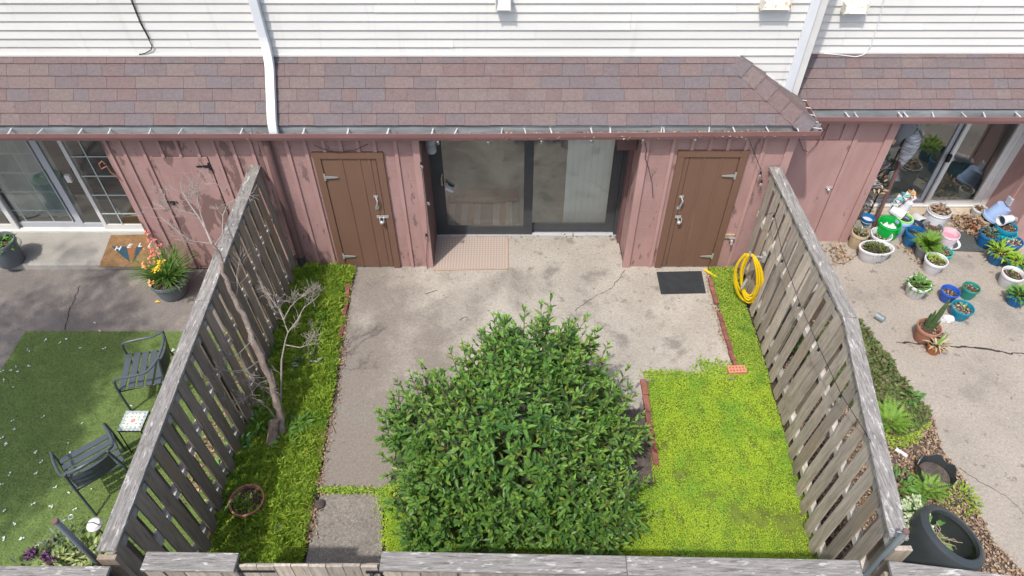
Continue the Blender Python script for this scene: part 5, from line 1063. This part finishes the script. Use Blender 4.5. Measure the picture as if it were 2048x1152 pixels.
# ---- black compost barrel, broken pot, plants near it
axis = Vector((.34, .12, .93)).normalized(); bc = gz(1930, 1060, .62) - axis * .62; br = thing('barrel', (bc.x, bc.y, 0), 'large black plastic barrel with an open rim and dry stems inside', 'barrel')
MB().lathe([(.27, -.42), (.31, -.40), (.335, -.30), (.345, .0), (.352, .10), (.352, .17), (.335, .235), (.295, .262), (.275, .268), (.262, .26), (.258, .22), (.30, .16), (.31, -.20), (.002, -.22)], (0, 0, 0), 40).build('barrel_wall', BLACKPLASTIC, None, smooth=True, origin=(0, 0, 0))
bw = bpy.data.objects[-1] if False else [ob for ob in C.objects if ob.name.startswith('barrel_wall')][0]
bw.parent = br; qd = axis.to_track_quat('Z', 'Y'); bw.rotation_euler = qd.to_euler(); bw.location = (0, 0, .38)
m = MB()
for i in range(60):
    a, r_ = random.uniform(0, 6.28), random.uniform(0, .2); p = Vector((r_ * math.cos(a), r_ * math.sin(a), random.uniform(-.05, .12))); q = p + Vector((random.uniform(-.15, .15), random.uniform(-.15, .15), random.uniform(-.05, .08))); m.tube([p, p.lerp(q, .5) + Vector((random.uniform(-.05, .05), random.uniform(-.05, .05), .02)), q], [.005, .004, .003], 4)
so = m.build('dry_stems', paint('straw', (.36, .27, .2), .9), None, origin=(0, 0, 0)); so.parent = br; so.rotation_euler = bw.rotation_euler; so.location = bw.location
so2 = MB().lathe([(.305, -.1), (.15, -.06), (.002, -.05)], (0, 0, 0), 24, cap0=False).build('soil', SOIL, None, origin=(0, 0, 0)); so2.parent = br; so2.rotation_euler = bw.rotation_euler; so2.location = bw.location
lg = MB()
for i in range(9):
    a = R(188 + i * 2.6); lg.box(.318 * math.cos(a) - .002, .318 * math.cos(a) + .002, .318 * math.sin(a) - .003, .318 * math.sin(a) + .003, .2985, .301) if i % 3 else None
bp = gz(1868, 950, .10); o = thing('broken_pot', (bp.x, bp.y, 0), 'broken black nursery tub half full of soil behind the barrel', 'pot')
m = MB(); n = 24; rr = .20
for k in range(n - 6):
    a0, a1 = R(-60 + k * 15), R(-60 + (k + 1) * 15); h0 = .2 + .04 * math.sin(k * 1.7); h1 = .2 + .04 * math.sin((k + 1) * 1.7)
    m.hexa([(bp.x + rr * .85 * math.cos(a0), bp.y + rr * .85 * math.sin(a0), -.02), (bp.x + rr * .85 * math.cos(a1), bp.y + rr * .85 * math.sin(a1), -.02), (bp.x + rr * .82 * math.cos(a1), bp.y + rr * .82 * math.sin(a1), -.02), (bp.x + rr * .82 * math.cos(a0), bp.y + rr * .82 * math.sin(a0), -.02)], [(bp.x + rr * math.cos(a0), bp.y + rr * math.sin(a0), h0), (bp.x + rr * math.cos(a1), bp.y + rr * math.sin(a1), h1), (bp.x + rr * .97 * math.cos(a1), bp.y + rr * .97 * math.sin(a1), h1), (bp.x + rr * .97 * math.cos(a0), bp.y + rr * .97 * math.sin(a0), h0)])
m.build('pot_wall', BLACKPLASTIC, o); MB().lathe([(.17, .09), (.002, .10)], (bp.x, bp.y, 0), 20, cap0=False).build('soil', MULCH, o)
def plant_thing(name, u, v, label, cat='plant'): p = gz(u, v); return thing(name, (p.x, p.y, 0), label, cat), (p.x, p.y, 0)
o, c = plant_thing('fern', 1772, 850, 'bright green fern growing against the outer side of the right fence'); fern_fronds('fern_fronds', c, 16, .36, FERN, o, .09, .02, .6, .7)
o, c = plant_thing('fern', 1852, 985, 'bright fern in front of the broken black tub'); fern_fronds('fern_fronds', c, 11, .30, FERN, o, .075, .02, .6, .7)
o, c = plant_thing('fern', 1826, 990, 'smaller fern left of the broken black tub'); fern_fronds('fern_fronds', c, 8, .24, FERN, o, .06, .02, .7, .6)
o, c = plant_thing('hydrangea', 1822, 1085, 'pale green hydrangea blooming beside the pole and the barrel'); leafy('foliage', c, .26, .5, 120, .15, .42, WEED, o, up=.5)
P = []
BLOOM = M('pale_bloom', (.5, .55, .38), island=[(.22, .33, .15), (.36, .43, .25), (.48, .52, .36)])
hc = [gz(u, v, .55) for u, v in ((1810, 1010), (1830, 1000), (1845, 1020), (1822, 1035), (1848, 1045), (1856, 1060), (1812, 1060), (1835, 1065), (1850, 1082))]
for p in hc:
    P = np.array([(p.x + max(-.05, min(.05, random.gauss(0, .03))), p.y + max(-.05, min(.05, random.gauss(0, .03))), p.z + random.gauss(0, .012)) for i in range(60)])
    n = len(P); V, F = small_leaves(P, rng.normal(0, 1, (n, 3)) * [1, 1, .4], np.stack([rng.normal(0, .5, n), rng.normal(0, .5, n), np.ones(n)], 1), np.full(n, .036), np.full(n, .03)); np_mesh('flower_head', V, F, BLOOM, o, kind='stuff')
o, c = plant_thing('leafy_weed', 1815, 1120, 'dark green jagged leaves at the foot of the barrel'); leafy('foliage', c, .28, .32, 110, .2, .28, WEED, o, up=.5, droop=.3)
o, c = plant_thing('leafy_weed', 1870, 1105, 'low green leaves between hydrangea and barrel'); leafy('foliage', c, .14, .22, 40, .12, .4, WEED, o, up=.6)
o, c = plant_thing('yellow_shrublet', 1920, 1000, 'yellow green low shrub behind the black barrel'); leafy('foliage', c, .2, .14, 240, .04, .5, LIME, o, up=.8)
o, c = plant_thing('leafy_weed', 1790, 985, 'mixed green weeds along the near right fence'); leafy('foliage', c, .25, .2, 180, .08, .4, WEED, o, up=.6)
o, c = plant_thing('leafy_weed', 1822, 800, 'small bright weed in the ivy patch'); leafy('foliage', c, .08, .15, 26, .10, .45, WEED, o, up=.6)
cr_ = gz(1800, 905, .02); MB().hexa([(cr_.x - .05, cr_.y + .03, .0), (cr_.x + .06, cr_.y - .06, .0), (cr_.x + .085, cr_.y - .03, .0), (cr_.x - .02, cr_.y + .06, .0)], [(cr_.x - .05, cr_.y + .03, .025), (cr_.x + .06, cr_.y - .06, .015), (cr_.x + .085, cr_.y - .03, .02), (cr_.x - .02, cr_.y + .06, .03)]).build('paper_scrap', WPOT, None, label='scrap of white paper in the dry leaves beyond the right fence', cat='paper')

# ---- left neighbour plants
fpos = gz(334, 556, .30); fpz = .30
fo = thing('flower_planter', (fpos.x, fpos.y, 0), 'round grey planter of orange and yellow lilies before the left pink wall', 'planter')
MB().lathe([(.17, 0), (.18, .01), (.20, .06), (.225, .2), (.235, .25), (.25, .26), (.25, .30), (.23, .30), (.215, .2)], fo.location, 32).build('pot_wall', paint('blue_grey_pot', (.15, .17, .18), .6), fo, smooth=True)
MB().lathe([(.22, .25), (.002, .27)], fo.location, 24, cap0=False).build('soil', SOIL, fo)
fc_ = (fpos.x, fpos.y, .26); DAY = M('daylily_blade', (.1, .2, .03), island=[(.06, .15, .024), (.10, .21, .032), (.15, .27, .045)], transl=.25)
arch_blades('blades', fc_, 230, .50, .015, DAY, fo, .62, .75, 7, 0, .12)
leafy('trailing_leaves', (fpos.x + .14, fpos.y - .1, .28), .14, .12, 200, .03, .5, SAGE, fo, up=.2)
for col, pts_, nm in (((.72, .24, .17), ((308, 500), (302, 508), (296, 498), (312, 510), (303, 520), (293, 468), (307, 478), (318, 492), (296, 480)), 'coral_flowers'), ((.85, .52, .02), ((318, 528), (312, 536), (322, 524), (309, 539)), 'yellow_flowers'), ((.80, .36, .16), ((290, 533), (287, 530), (302, 563)), 'orange_flowers')):
    fmat = M(nm, col, island=[col, tuple(min(.9, c * 1.25 + .04) for c in col), tuple(c * .75 for c in col)], transl=.2)
    for u, v in pts_:
        p = gz(u, v, .68); P = []
        for i in range(12): P.append((p.x + random.gauss(0, .018), p.y + random.gauss(0, .018), p.z + random.gauss(0, .02)))
        P = np.array(P); n = len(P); V, F = small_leaves(P, rng.normal(0, 1, (n, 3)), np.stack([rng.normal(0, .5, n), rng.normal(0, .5, n), np.ones(n)], 1), np.full(n, .045), np.full(n, .028)); np_mesh('flower', V, F, fmat, fo)
o = pot(-4, 482, 60, .40, SLATE, 'grey planter cut by the left edge on the step', plant=P_green(80, .09), z0=.10, name='planter', cat='planter', taper=.85)
gs = gz(20, 492, .105); MB().lathe([(.20, 0), (.22, .01), (.20, .015), (.002, .012)], (gs.x - .12, gs.y, .101), 32, sx=1.2).build('mesh_saucer', paint('mesh_grey', (.3, .3, .29), .9), None, label='flat grey round mat under the planter at the left edge', cat='mat')
yl_ = gz(314, 604, .01); MB().add([(yl_.x - .04, yl_.y, .01), (yl_.x, yl_.y - .02, .02), (yl_.x + .045, yl_.y, .012), (yl_.x, yl_.y + .025, .018)], [(0, 1, 2, 3)]).build('fallen_leaf', paint('yellow_leaf', (.8, .48, .02), .6), None, label='single yellow leaf on the concrete below the grey planter', cat='leaf')
# flower bed behind the left fence end
BED = (-4.55, -4.75)
o = thing('flower_bed_plant', (-3.9, -4.55, 0), 'white and yellow flowering clump beside the left metal pole', 'plant')
VAR = M('variegated_leaf', (.4, .45, .2), island=[(.10, .17, .05), (.30, .36, .12), (.55, .55, .30)], transl=.2)
a1 = gz(170, 1115, .15); a2 = gz(125, 1130, .15); a3 = gz(205, 1140, .15)
for a in (a1, a2, a3): leafy('foliage', (a.x, a.y, 0), .26, .34, 170, .08, .4, VAR, o, up=.6)
o = thing('flower_bed_plant', (gz(120, 1060, 0).x, gz(120, 1060, 0).y, 0), 'grey leaved sprig behind the left metal pole', 'plant'); a = gz(125, 1085, .1); leafy('foliage', (a.x, a.y, 0), .16, .4, 80, .06, .45, SAGE, o, up=.8)
o = thing('flower_bed_plant', (gz(95, 1140, 0).x, gz(95, 1140, 0).y, 0), 'purple salvia spikes at the edge of the turf', 'plant'); PURP = M('purple_petal', (.12, .04, .16), island=[(.07, .035, .08), (.13, .06, .13), (.2, .10, .15)])
for u, v in ((100, 1120), (92, 1145), (60, 1100), (52, 1108), (88, 1108)): a = gz(u, v, .25); leafy('flower_spike', (a.x, a.y, .15), .02, .15, 90, .04, .5, PURP, o, up=.8)
a = gz(80, 1135, .1); leafy('foliage', (a.x, a.y, 0), .3, .18, 110, .08, .4, IVY, o, up=.5)

# ================================================================== BARE TREE
tr = thing('bare_tree', gz(560, 875), 'leafless young tree leaning over the left fence', 'tree')
tm_ = MB(); main = [gz(560, 878, -.02), gz(562, 840, .2), gz(552, 795, .5), gz(532, 735, .85), gz(512, 690, 1.1), gz(492, 640, 1.35), gz(465, 590, 1.62), gz(446, 545, 1.88), gz(438, 505, 2.05), gz(424, 488, 2.15)]
_r = [.058, .05, .045, .041, .038, .032, .026, .022, .019, .016]
fm_, fr_ = [], []
for i in range(len(main) - 1):
    for j in range(4):
        t = j / 4; w_ = _r[i] * .22; fm_.append(main[i].lerp(main[i + 1], t) + Vector((random.gauss(0, w_), random.gauss(0, w_), 0))); fr_.append((_r[i] + (_r[i + 1] - _r[i]) * t) * random.uniform(.88, 1.14))
tm_.tube(fm_ + [main[-1]], fr_ + [_r[-1]], 9); tm_.build('trunk', BARK, tr, smooth=True)
bm = MB()
def twig(m, p, d, l, r, depth):
    pts = [p]; n = 5; dd = d.copy()
    for i in range(n): dd = (dd + Vector((random.gauss(0, .16), random.gauss(0, .16), random.gauss(.05, .14)))).normalized(); pts.append(pts[-1] + dd * l / n)
    m.tube(pts, [max(.0017, r * (1 - .75 * i / n)) for i in range(n + 1)], 5 if r > .006 else 4, caps=False)
    if depth > 0:
        for k in range(random.choice((2, 3, 4))):
            i = random.randint(1, n - 1); nd = (dd + Vector((random.gauss(0, .8), random.gauss(0, .7), random.gauss(.1, .5)))).normalized(); twig(m, pts[i], nd, l * random.uniform(.45, .75), r * .55, depth - 1)
def limb(pxz, r0, r1, nt_, tl, depth=2):
    pts = [gz(*p) for p in pxz]; r0 *= .8; r1 *= .65; bm.tube(pts, [r0 + (r1 - r0) * i / (len(pts) - 1) for i in range(len(pts))], 6)
    for k in range(nt_):
        t = random.uniform(.25, 1) * (len(pts) - 1); i = min(int(t), len(pts) - 2); p = pts[i].lerp(pts[i + 1], t - i); d = (pts[i + 1] - pts[i]).normalized(); twig(bm, p, (d + Vector((random.gauss(0, .6), random.gauss(0, .6), random.gauss(.1, .4)))).normalized(), tl * random.uniform(.6, 1.2), max(.003, r1 * .8), depth)
limb(((424, 488, 2.15), (412, 460, 2.22), (398, 435, 2.3), (380, 410, 2.38), (365, 385, 2.45), (360, 365, 2.5)), .016, .006, 7, .3)
limb(((412, 460, 2.22), (402, 430, 2.32), (396, 405, 2.42), (394, 385, 2.48)), .011, .005, 5, .26)
limb(((424, 488, 2.15), (400, 484, 2.2), (380, 482, 2.25), (340, 450, 2.3), (318, 430, 2.35)), .010, .004, 5, .24)
limb(((395, 430, 2.3), (352, 418, 2.35), (330, 415, 2.4), (304, 405, 2.42)), .008, .003, 4, .2)
limb(((430, 490, 2.15), (445, 470, 2.25), (446, 430, 2.35), (455, 408, 2.42), (480, 392, 2.48)), .010, .004, 4, .24)
limb(((560, 820, .32), (562, 770, .55), (563, 720, .8), (571, 680, 1.0), (576, 665, 1.1), (567, 640, 1.22)), .016, .009, 3, .3)
limb(((567, 640, 1.22), (558, 618, 1.3), (540, 595, 1.38), (534, 585, 1.42)), .009, .004, 3, .25)
limb(((576, 665, 1.1), (595, 640, 1.2), (608, 615, 1.3), (628, 600, 1.38), (640, 588, 1.42)), .010, .004, 5, .32)
limb(((567, 640, 1.22), (580, 615, 1.32), (596, 598, 1.4), (612, 590, 1.45)), .008, .004, 4, .28)
limb(((572, 690, .98), (600, 695, 1.05), (616, 690, 1.1), (640, 686, 1.15)), .008, .003, 4, .25)
limb(((555, 800, .45), (530, 780, .5), (510, 765, .62), (490, 760, .7), (465, 755, .8)), .011, .004, 6, .3)
limb(((540, 760, .7), (520, 765, .72), (500, 790, .75), (488, 800, .78)), .008, .003, 5, .28)
limb(((520, 720, .92), (500, 735, 1.0), (480, 745, 1.08), (440, 740, 1.15), (400, 725, 1.2)), .009, .003, 6, .3)
limb(((505, 680, 1.15), (470, 715, 1.2), (445, 700, 1.25), (430, 690, 1.3)), .007, .003, 4, .25)
limb(((472, 600, 1.55), (475, 575, 1.6), (473, 550, 1.65), (480, 520, 1.7)), .007, .003, 4, .25, 1)
limb(((560, 850, .12), (540, 820, .3), (515, 800, .42)), .014, .006, 3, .3)
bm.build('branches', TWIG, tr)
sp = gz(543, 895); o = thing('tree_stump', (sp.x, sp.y, 0), 'cut grey stump beside the base of the bare tree', 'stump'); t0 = Vector((sp.x, sp.y, -.02)); t1 = gz(548, 842, .26)
MB().tube([t0, t0.lerp(t1, .5), t1], [.075, .062, .055], 10).build('trunk', BARK, o); d = (t1 - t0).normalized(); MB().tube([t1 + d * .001, t1 + d * .004], .05, 10).build('cut_face', STUMPTOP, o)
# terracotta bowl and weeds in the left strip
tb = gz(493, 1000, .13); o = thing('planter_bowl', (tb.x, tb.y, 0), 'round terracotta bowl of dark soil in the left planting strip', 'planter')
rr = 35 / ppm(tb)
MB().lathe([(rr * .7, 0), (rr * .8, .02), (rr * .93, .10), (rr, .11), (rr, .135), (rr * .9, .135), (rr * .88, .10), (rr * .8, .08)], (tb.x, tb.y, 0), 32).build('bowl_wall', TERRA, o, smooth=True)
MB().lathe([(rr * .88, .095), (rr * .4, .11), (.002, .105)], (tb.x, tb.y, 0), 24, cap0=False).build('soil', SOIL, o); leafy('sprout', (tb.x - .09, tb.y + .0, .1), .04, .06, 14, .05, .5, WEED, o); pebbles(o, (tb.x, tb.y, .115), rr * .7, 50, .035, M('bark_chip', (.06, .045, .038), (.11, .09, .08), 30))
for u, v, r_, n_, lb in ((480, 905, .18, 90, 'cluster of green weeds at the foot of the left fence'), (445, 950, .14, 50, 'weeds under the left fence boards near the bowl'), (465, 1010, .10, 26, 'pale weed left of the terracotta bowl'), (572, 890, .10, 16, 'large leaved weed in front of the tree stump'), (615, 730, .16, 60, 'dusky leaved weed beside the second tree stem'), (520, 850, .15, 60, 'leafy weeds between stump and fence'), (600, 850, .08, 20, 'small weed right of the bare tree')):
    o, c = plant_thing('leafy_weed', u, v, lb); leafy('foliage', c, r_, .16, n_, .09 if n_ > 30 else .12, .45, SAGE if 'dusky' in lb else WEED, o, up=.4)
for u, v, lb in ((560, 1055, 'flat stone in the grass of the left strip'), (640, 1010, 'piece of broken bark at the walkway edge')):
    p = gz(u, v); m = MB(); m.ball((p.x, p.y, .02), .06, 8, 5, .5); m.build('stone', MULCH if 'bark' in lb else CONC_L, None, label=lb, cat='stone')
# leaf litter seen through the left fence gaps, strip beyond it
spill([(560, 560), (500, 700), (440, 850), (380, 1000)], 1500, .10, LITTER, 'fence_litter', 'dry leaves lying along the foot of the left fence', 'leaf litter', .05, .02)

# ================================================================== THE SHRUB
sh = thing('shrub', (-.05, -3.15, 0), 'large bushy green shrub with pointed leaves in the middle of the yard', 'shrub')
lobes = [((.20, -2.76, 1.06), (.70, .55, .62)), ((-.74, -3.22, .72), (.60, .60, .48)), ((.74, -3.08, .62), (.62, .60, .50)), ((.05, -3.30, .95), (.80, .60, .62)), ((-.52, -3.80, .50), (.72, .48, .46)), ((.40, -3.82, .48), (.78, .46, .44)), ((-.1, -3.6, .72), (.85, .5, .56)), ((.60, -4.02, .34), (.74, .42, .38)), ((-.45, -4.04, .36), (.72, .42, .40))]
LP, LD, LN, LL, LW, tipf = [], [], [], [], [], []
stems = MB(); base = Vector((-.05, -3.15, 0))
def inside(p, skip):
    for k, (c, r) in enumerate(lobes):
        if k != skip and sum(((p[i] - c[i]) / r[i]) ** 2 for i in range(3)) < .78: return True
    return False
sprigs = []
tries = 0
while len(sprigs) < 800 and tries < 12000:
    tries += 1; k = random.choices(range(9), (1.5, 1.0, 1.2, 1.5, .8, .9, 1.0, .8, .8))[0]; c, r = lobes[k]
    v = Vector((random.gauss(0, 1), random.gauss(0, 1), random.gauss(.25, 1))).normalized()
    if v.z < -.35: continue
    q = random.choice((random.uniform(.78, 1.0), random.uniform(.9, 1.08), random.uniform(1.0, 1.22))); p = Vector((c[0] + v.x * r[0] * q, c[1] + v.y * r[1] * q, c[2] + v.z * r[2] * q))
    if p.z < .08 or inside(p, k) : continue
    out = Vector((v.x / r[0], v.y / r[1], v.z / r[2])).normalized(); ex = random.random() < .14; p = p + (out * .10 + Vector((0, 0, .10))) * (random.uniform(.5, 1.3) if ex else 0); sprigs.append((p, (out * .75 + Vector((0, 0, .65)) + Vector((random.gauss(0, .22), random.gauss(0, .22), 0))).normalized(), random.uniform(.40, .52) if ex else random.uniform(.24, .40)))
# long shoots standing out at the top and the left edge
for u, v, z in ((1050, 618, 1.75), (1100, 622, 1.78), (1150, 640, 1.7), (1195, 660, 1.6), (1185, 665, 1.55), (1015, 640, 1.7), (990, 660, 1.65), (960, 665, 1.6), (925, 690, 1.5), (900, 700, 1.42), (935, 695, 1.45), (870, 745, 1.2), (835, 750, 1.15), (795, 765, 1.1), (785, 800, 1.0), (765, 860, .85), (762, 910, .75), (775, 950, .6), (1215, 690, 1.5), (1260, 770, 1.2), (1285, 830, 1.0), (1290, 960, .6), (1280, 1060, .35), (1240, 1080, .35), (1010, 1075, .5), (1130, 1080, .5), (900, 1085, .4), (1075, 640, 1.72), (1125, 650, 1.7), (1160, 690, 1.6)):
    p = gz(u, v, z); out = (p - Vector((0, -3.2, .6))).normalized(); sprigs.append((p, (out * .45 + Vector((0, 0, .9))).normalized(), random.uniform(.3, .42)))
for p, d, l in sprigs:
    s0 = p - d * l; stems.tube([s0 + (base - s0) * .12, s0, p], [.007, .005, .0025], 4, caps=False)
    x = d.cross(Vector((random.gauss(0, 1), random.gauss(0, 1), random.gauss(0, 1)))).normalized(); y = d.cross(x); nn = random.randint(4, 6)
    for i in range(nn):
        t = (i + .3) / nn; q = s0.lerp(p, t); ax = x if i % 2 == 0 else y
        for sg_ in (-1, 1):
            ld = (ax * sg_ * (1.0 - .45 * t) + d * (.35 + .55 * t) + Vector((0, 0, -.10 + .1 * t))).normalized(); ln = (.128 - .045 * t) * random.uniform(.7, 1.25)
            LP.append(q); LD.append(ld); LN.append((d * .6 + Vector((0, 0, .7)) + Vector((random.gauss(0, .25), random.gauss(0, .25), 0)))); LL.append(ln); LW.append(ln * random.uniform(.36, .44)); tipf.append(False)
    for i in range(3):
        a = i * 2.1; ld = (d + (x * math.cos(a) + y * math.sin(a)) * .45).normalized(); LP.append(p); LD.append(ld); LN.append(d * .3 + Vector((random.gauss(0, .3), random.gauss(0, .3), .8))); ln = random.uniform(.05, .08); LL.append(ln); LW.append(ln * .4); tipf.append(True)
# sparser inner leaves
for i in range(1500):
    c, r = random.choice(lobes); v = Vector((random.gauss(0, 1), random.gauss(0, 1), random.gauss(0, 1))).normalized() * random.uniform(.45, .85); p = Vector((c[0] + v.x * r[0], c[1] + v.y * r[1], c[2] + v.z * r[2]))
    if p.z < .06: continue
    LP.append(p); LD.append(Vector((random.gauss(0, 1), random.gauss(0, 1), random.gauss(.1, .5)))); LN.append(Vector((random.gauss(0, .4), random.gauss(0, .4), 1))); ln = random.uniform(.08, .13); LL.append(ln); LW.append(ln * .4); tipf.append(False)
LP, LD, LN, LL, LW, tipf = np.array(LP), norm(np.array(LD)), norm(np.array(LN)), np.array(LL), np.array(LW), np.array(tipf)
stems.build('stems', BRANCH, sh)
m = MB()
for i in range(9):
    a = i * .7; e = Vector((-.05 + .75 * math.cos(a), -3.15 + .6 * math.sin(a), random.uniform(.7, 1.1))); m.tube([base + Vector((.06 * math.cos(a), .06 * math.sin(a), -.03)), base.lerp(e, .5) + Vector((0, 0, .2)), e], [.028, .018, .008], 6)
m.build('trunk', BRANCH, sh)
# the 300 leaves lying outermost towards the camera are single parts
cp = np.array((0, -CD, CH)); dist = np.linalg.norm(LP - cp, axis=1); score = LL / dist * (.3 + np.abs((LN * norm(cp - LP)).sum(1))); score[tipf] = 0
cen = np.array((-.05, -3.2, .6)); score *= np.clip(((LP - cen) / np.array((1.35, 1.1, 1.1)) * norm(cp - cen[None])).sum(1) + .2, 0, 1.0)
top = np.argsort(-score)[:300]; rest = np.ones(len(LP), bool); rest[top] = False
V, F = leaf_arrays(LP[rest & ~tipf], LD[rest & ~tipf], LN[rest & ~tipf], LL[rest & ~tipf], LW[rest & ~tipf]); np_mesh('foliage', V, F, LEAF, sh, kind='stuff')
V, F = leaf_arrays(LP[tipf], LD[tipf], LN[tipf], LL[tipf], LW[tipf]); np_mesh('young_leaves', V, F, LEAF_TIP, sh, kind='stuff')
V, F = leaf_arrays(np.zeros((1, 3)), np.array([[1., 0, 0]]), np.array([[0, 0, 1.]]), np.ones(1), np.full(1, .4)); lm = bpy.data.meshes.new('leaf'); lm.from_pydata(V.tolist(), [], F.tolist()); lm.materials.append(LEAF_OBJ)
off = wloc(sh)
for i in top:
    o = link_mesh('leaf', lm, sh); d = Vector(LD[i]); s = Vector(LN[i]).cross(d).normalized(); nrm = d.cross(s); mt = Matrix((d, s, nrm)).transposed(); o.rotation_euler = mt.to_euler(); o.location = Vector(LP[i]) - off; o.scale = (LL[i],) * 3

# ================================================================== SHADE TREE out of frame on the left (it casts the dappled shade on the turf)
stt = thing('shade_tree', (-8.3, -4.6, 0), 'leafy tree left of the frame that shades the turf', 'tree')
MB().tube([(-8.3, -4.6, -.1), (-8.2, -4.5, 2.0), (-7.9, -4.2, 4.2), (-7.6, -4.0, 5.6)], [.16, .13, .10, .05], 9).tube([(-8.2, -4.5, 2.4), (-7.4, -5.0, 3.8), (-7.0, -5.4, 4.8)], [.08, .06, .03], 7).tube([(-8.1, -4.4, 2.8), (-8.6, -3.4, 4.2), (-8.7, -2.9, 5.0)], [.08, .06, .03], 7).build('trunk', BARK, stt)
P = []
for i in range(110):
    c = Vector((-7.45 + random.gauss(0, .45), -4.75 + random.gauss(0, .85), 4.9 + random.gauss(0, .5)))
    if c.x > -6.75: c.x = -6.75 - random.uniform(0, .4)
    for k in range(75): P.append((c.x + random.gauss(0, .2), c.y + random.gauss(0, .2), c.z + random.gauss(0, .15)))
P = np.array(P); n = len(P); L = rng.uniform(.08, .15, n); V, F = small_leaves(P, rng.normal(0, 1, (n, 3)), np.stack([rng.normal(0, .6, n), rng.normal(0, .6, n), np.ones(n)], 1), L, L * .6); np_mesh('crown', V, F, LEAF, stt)
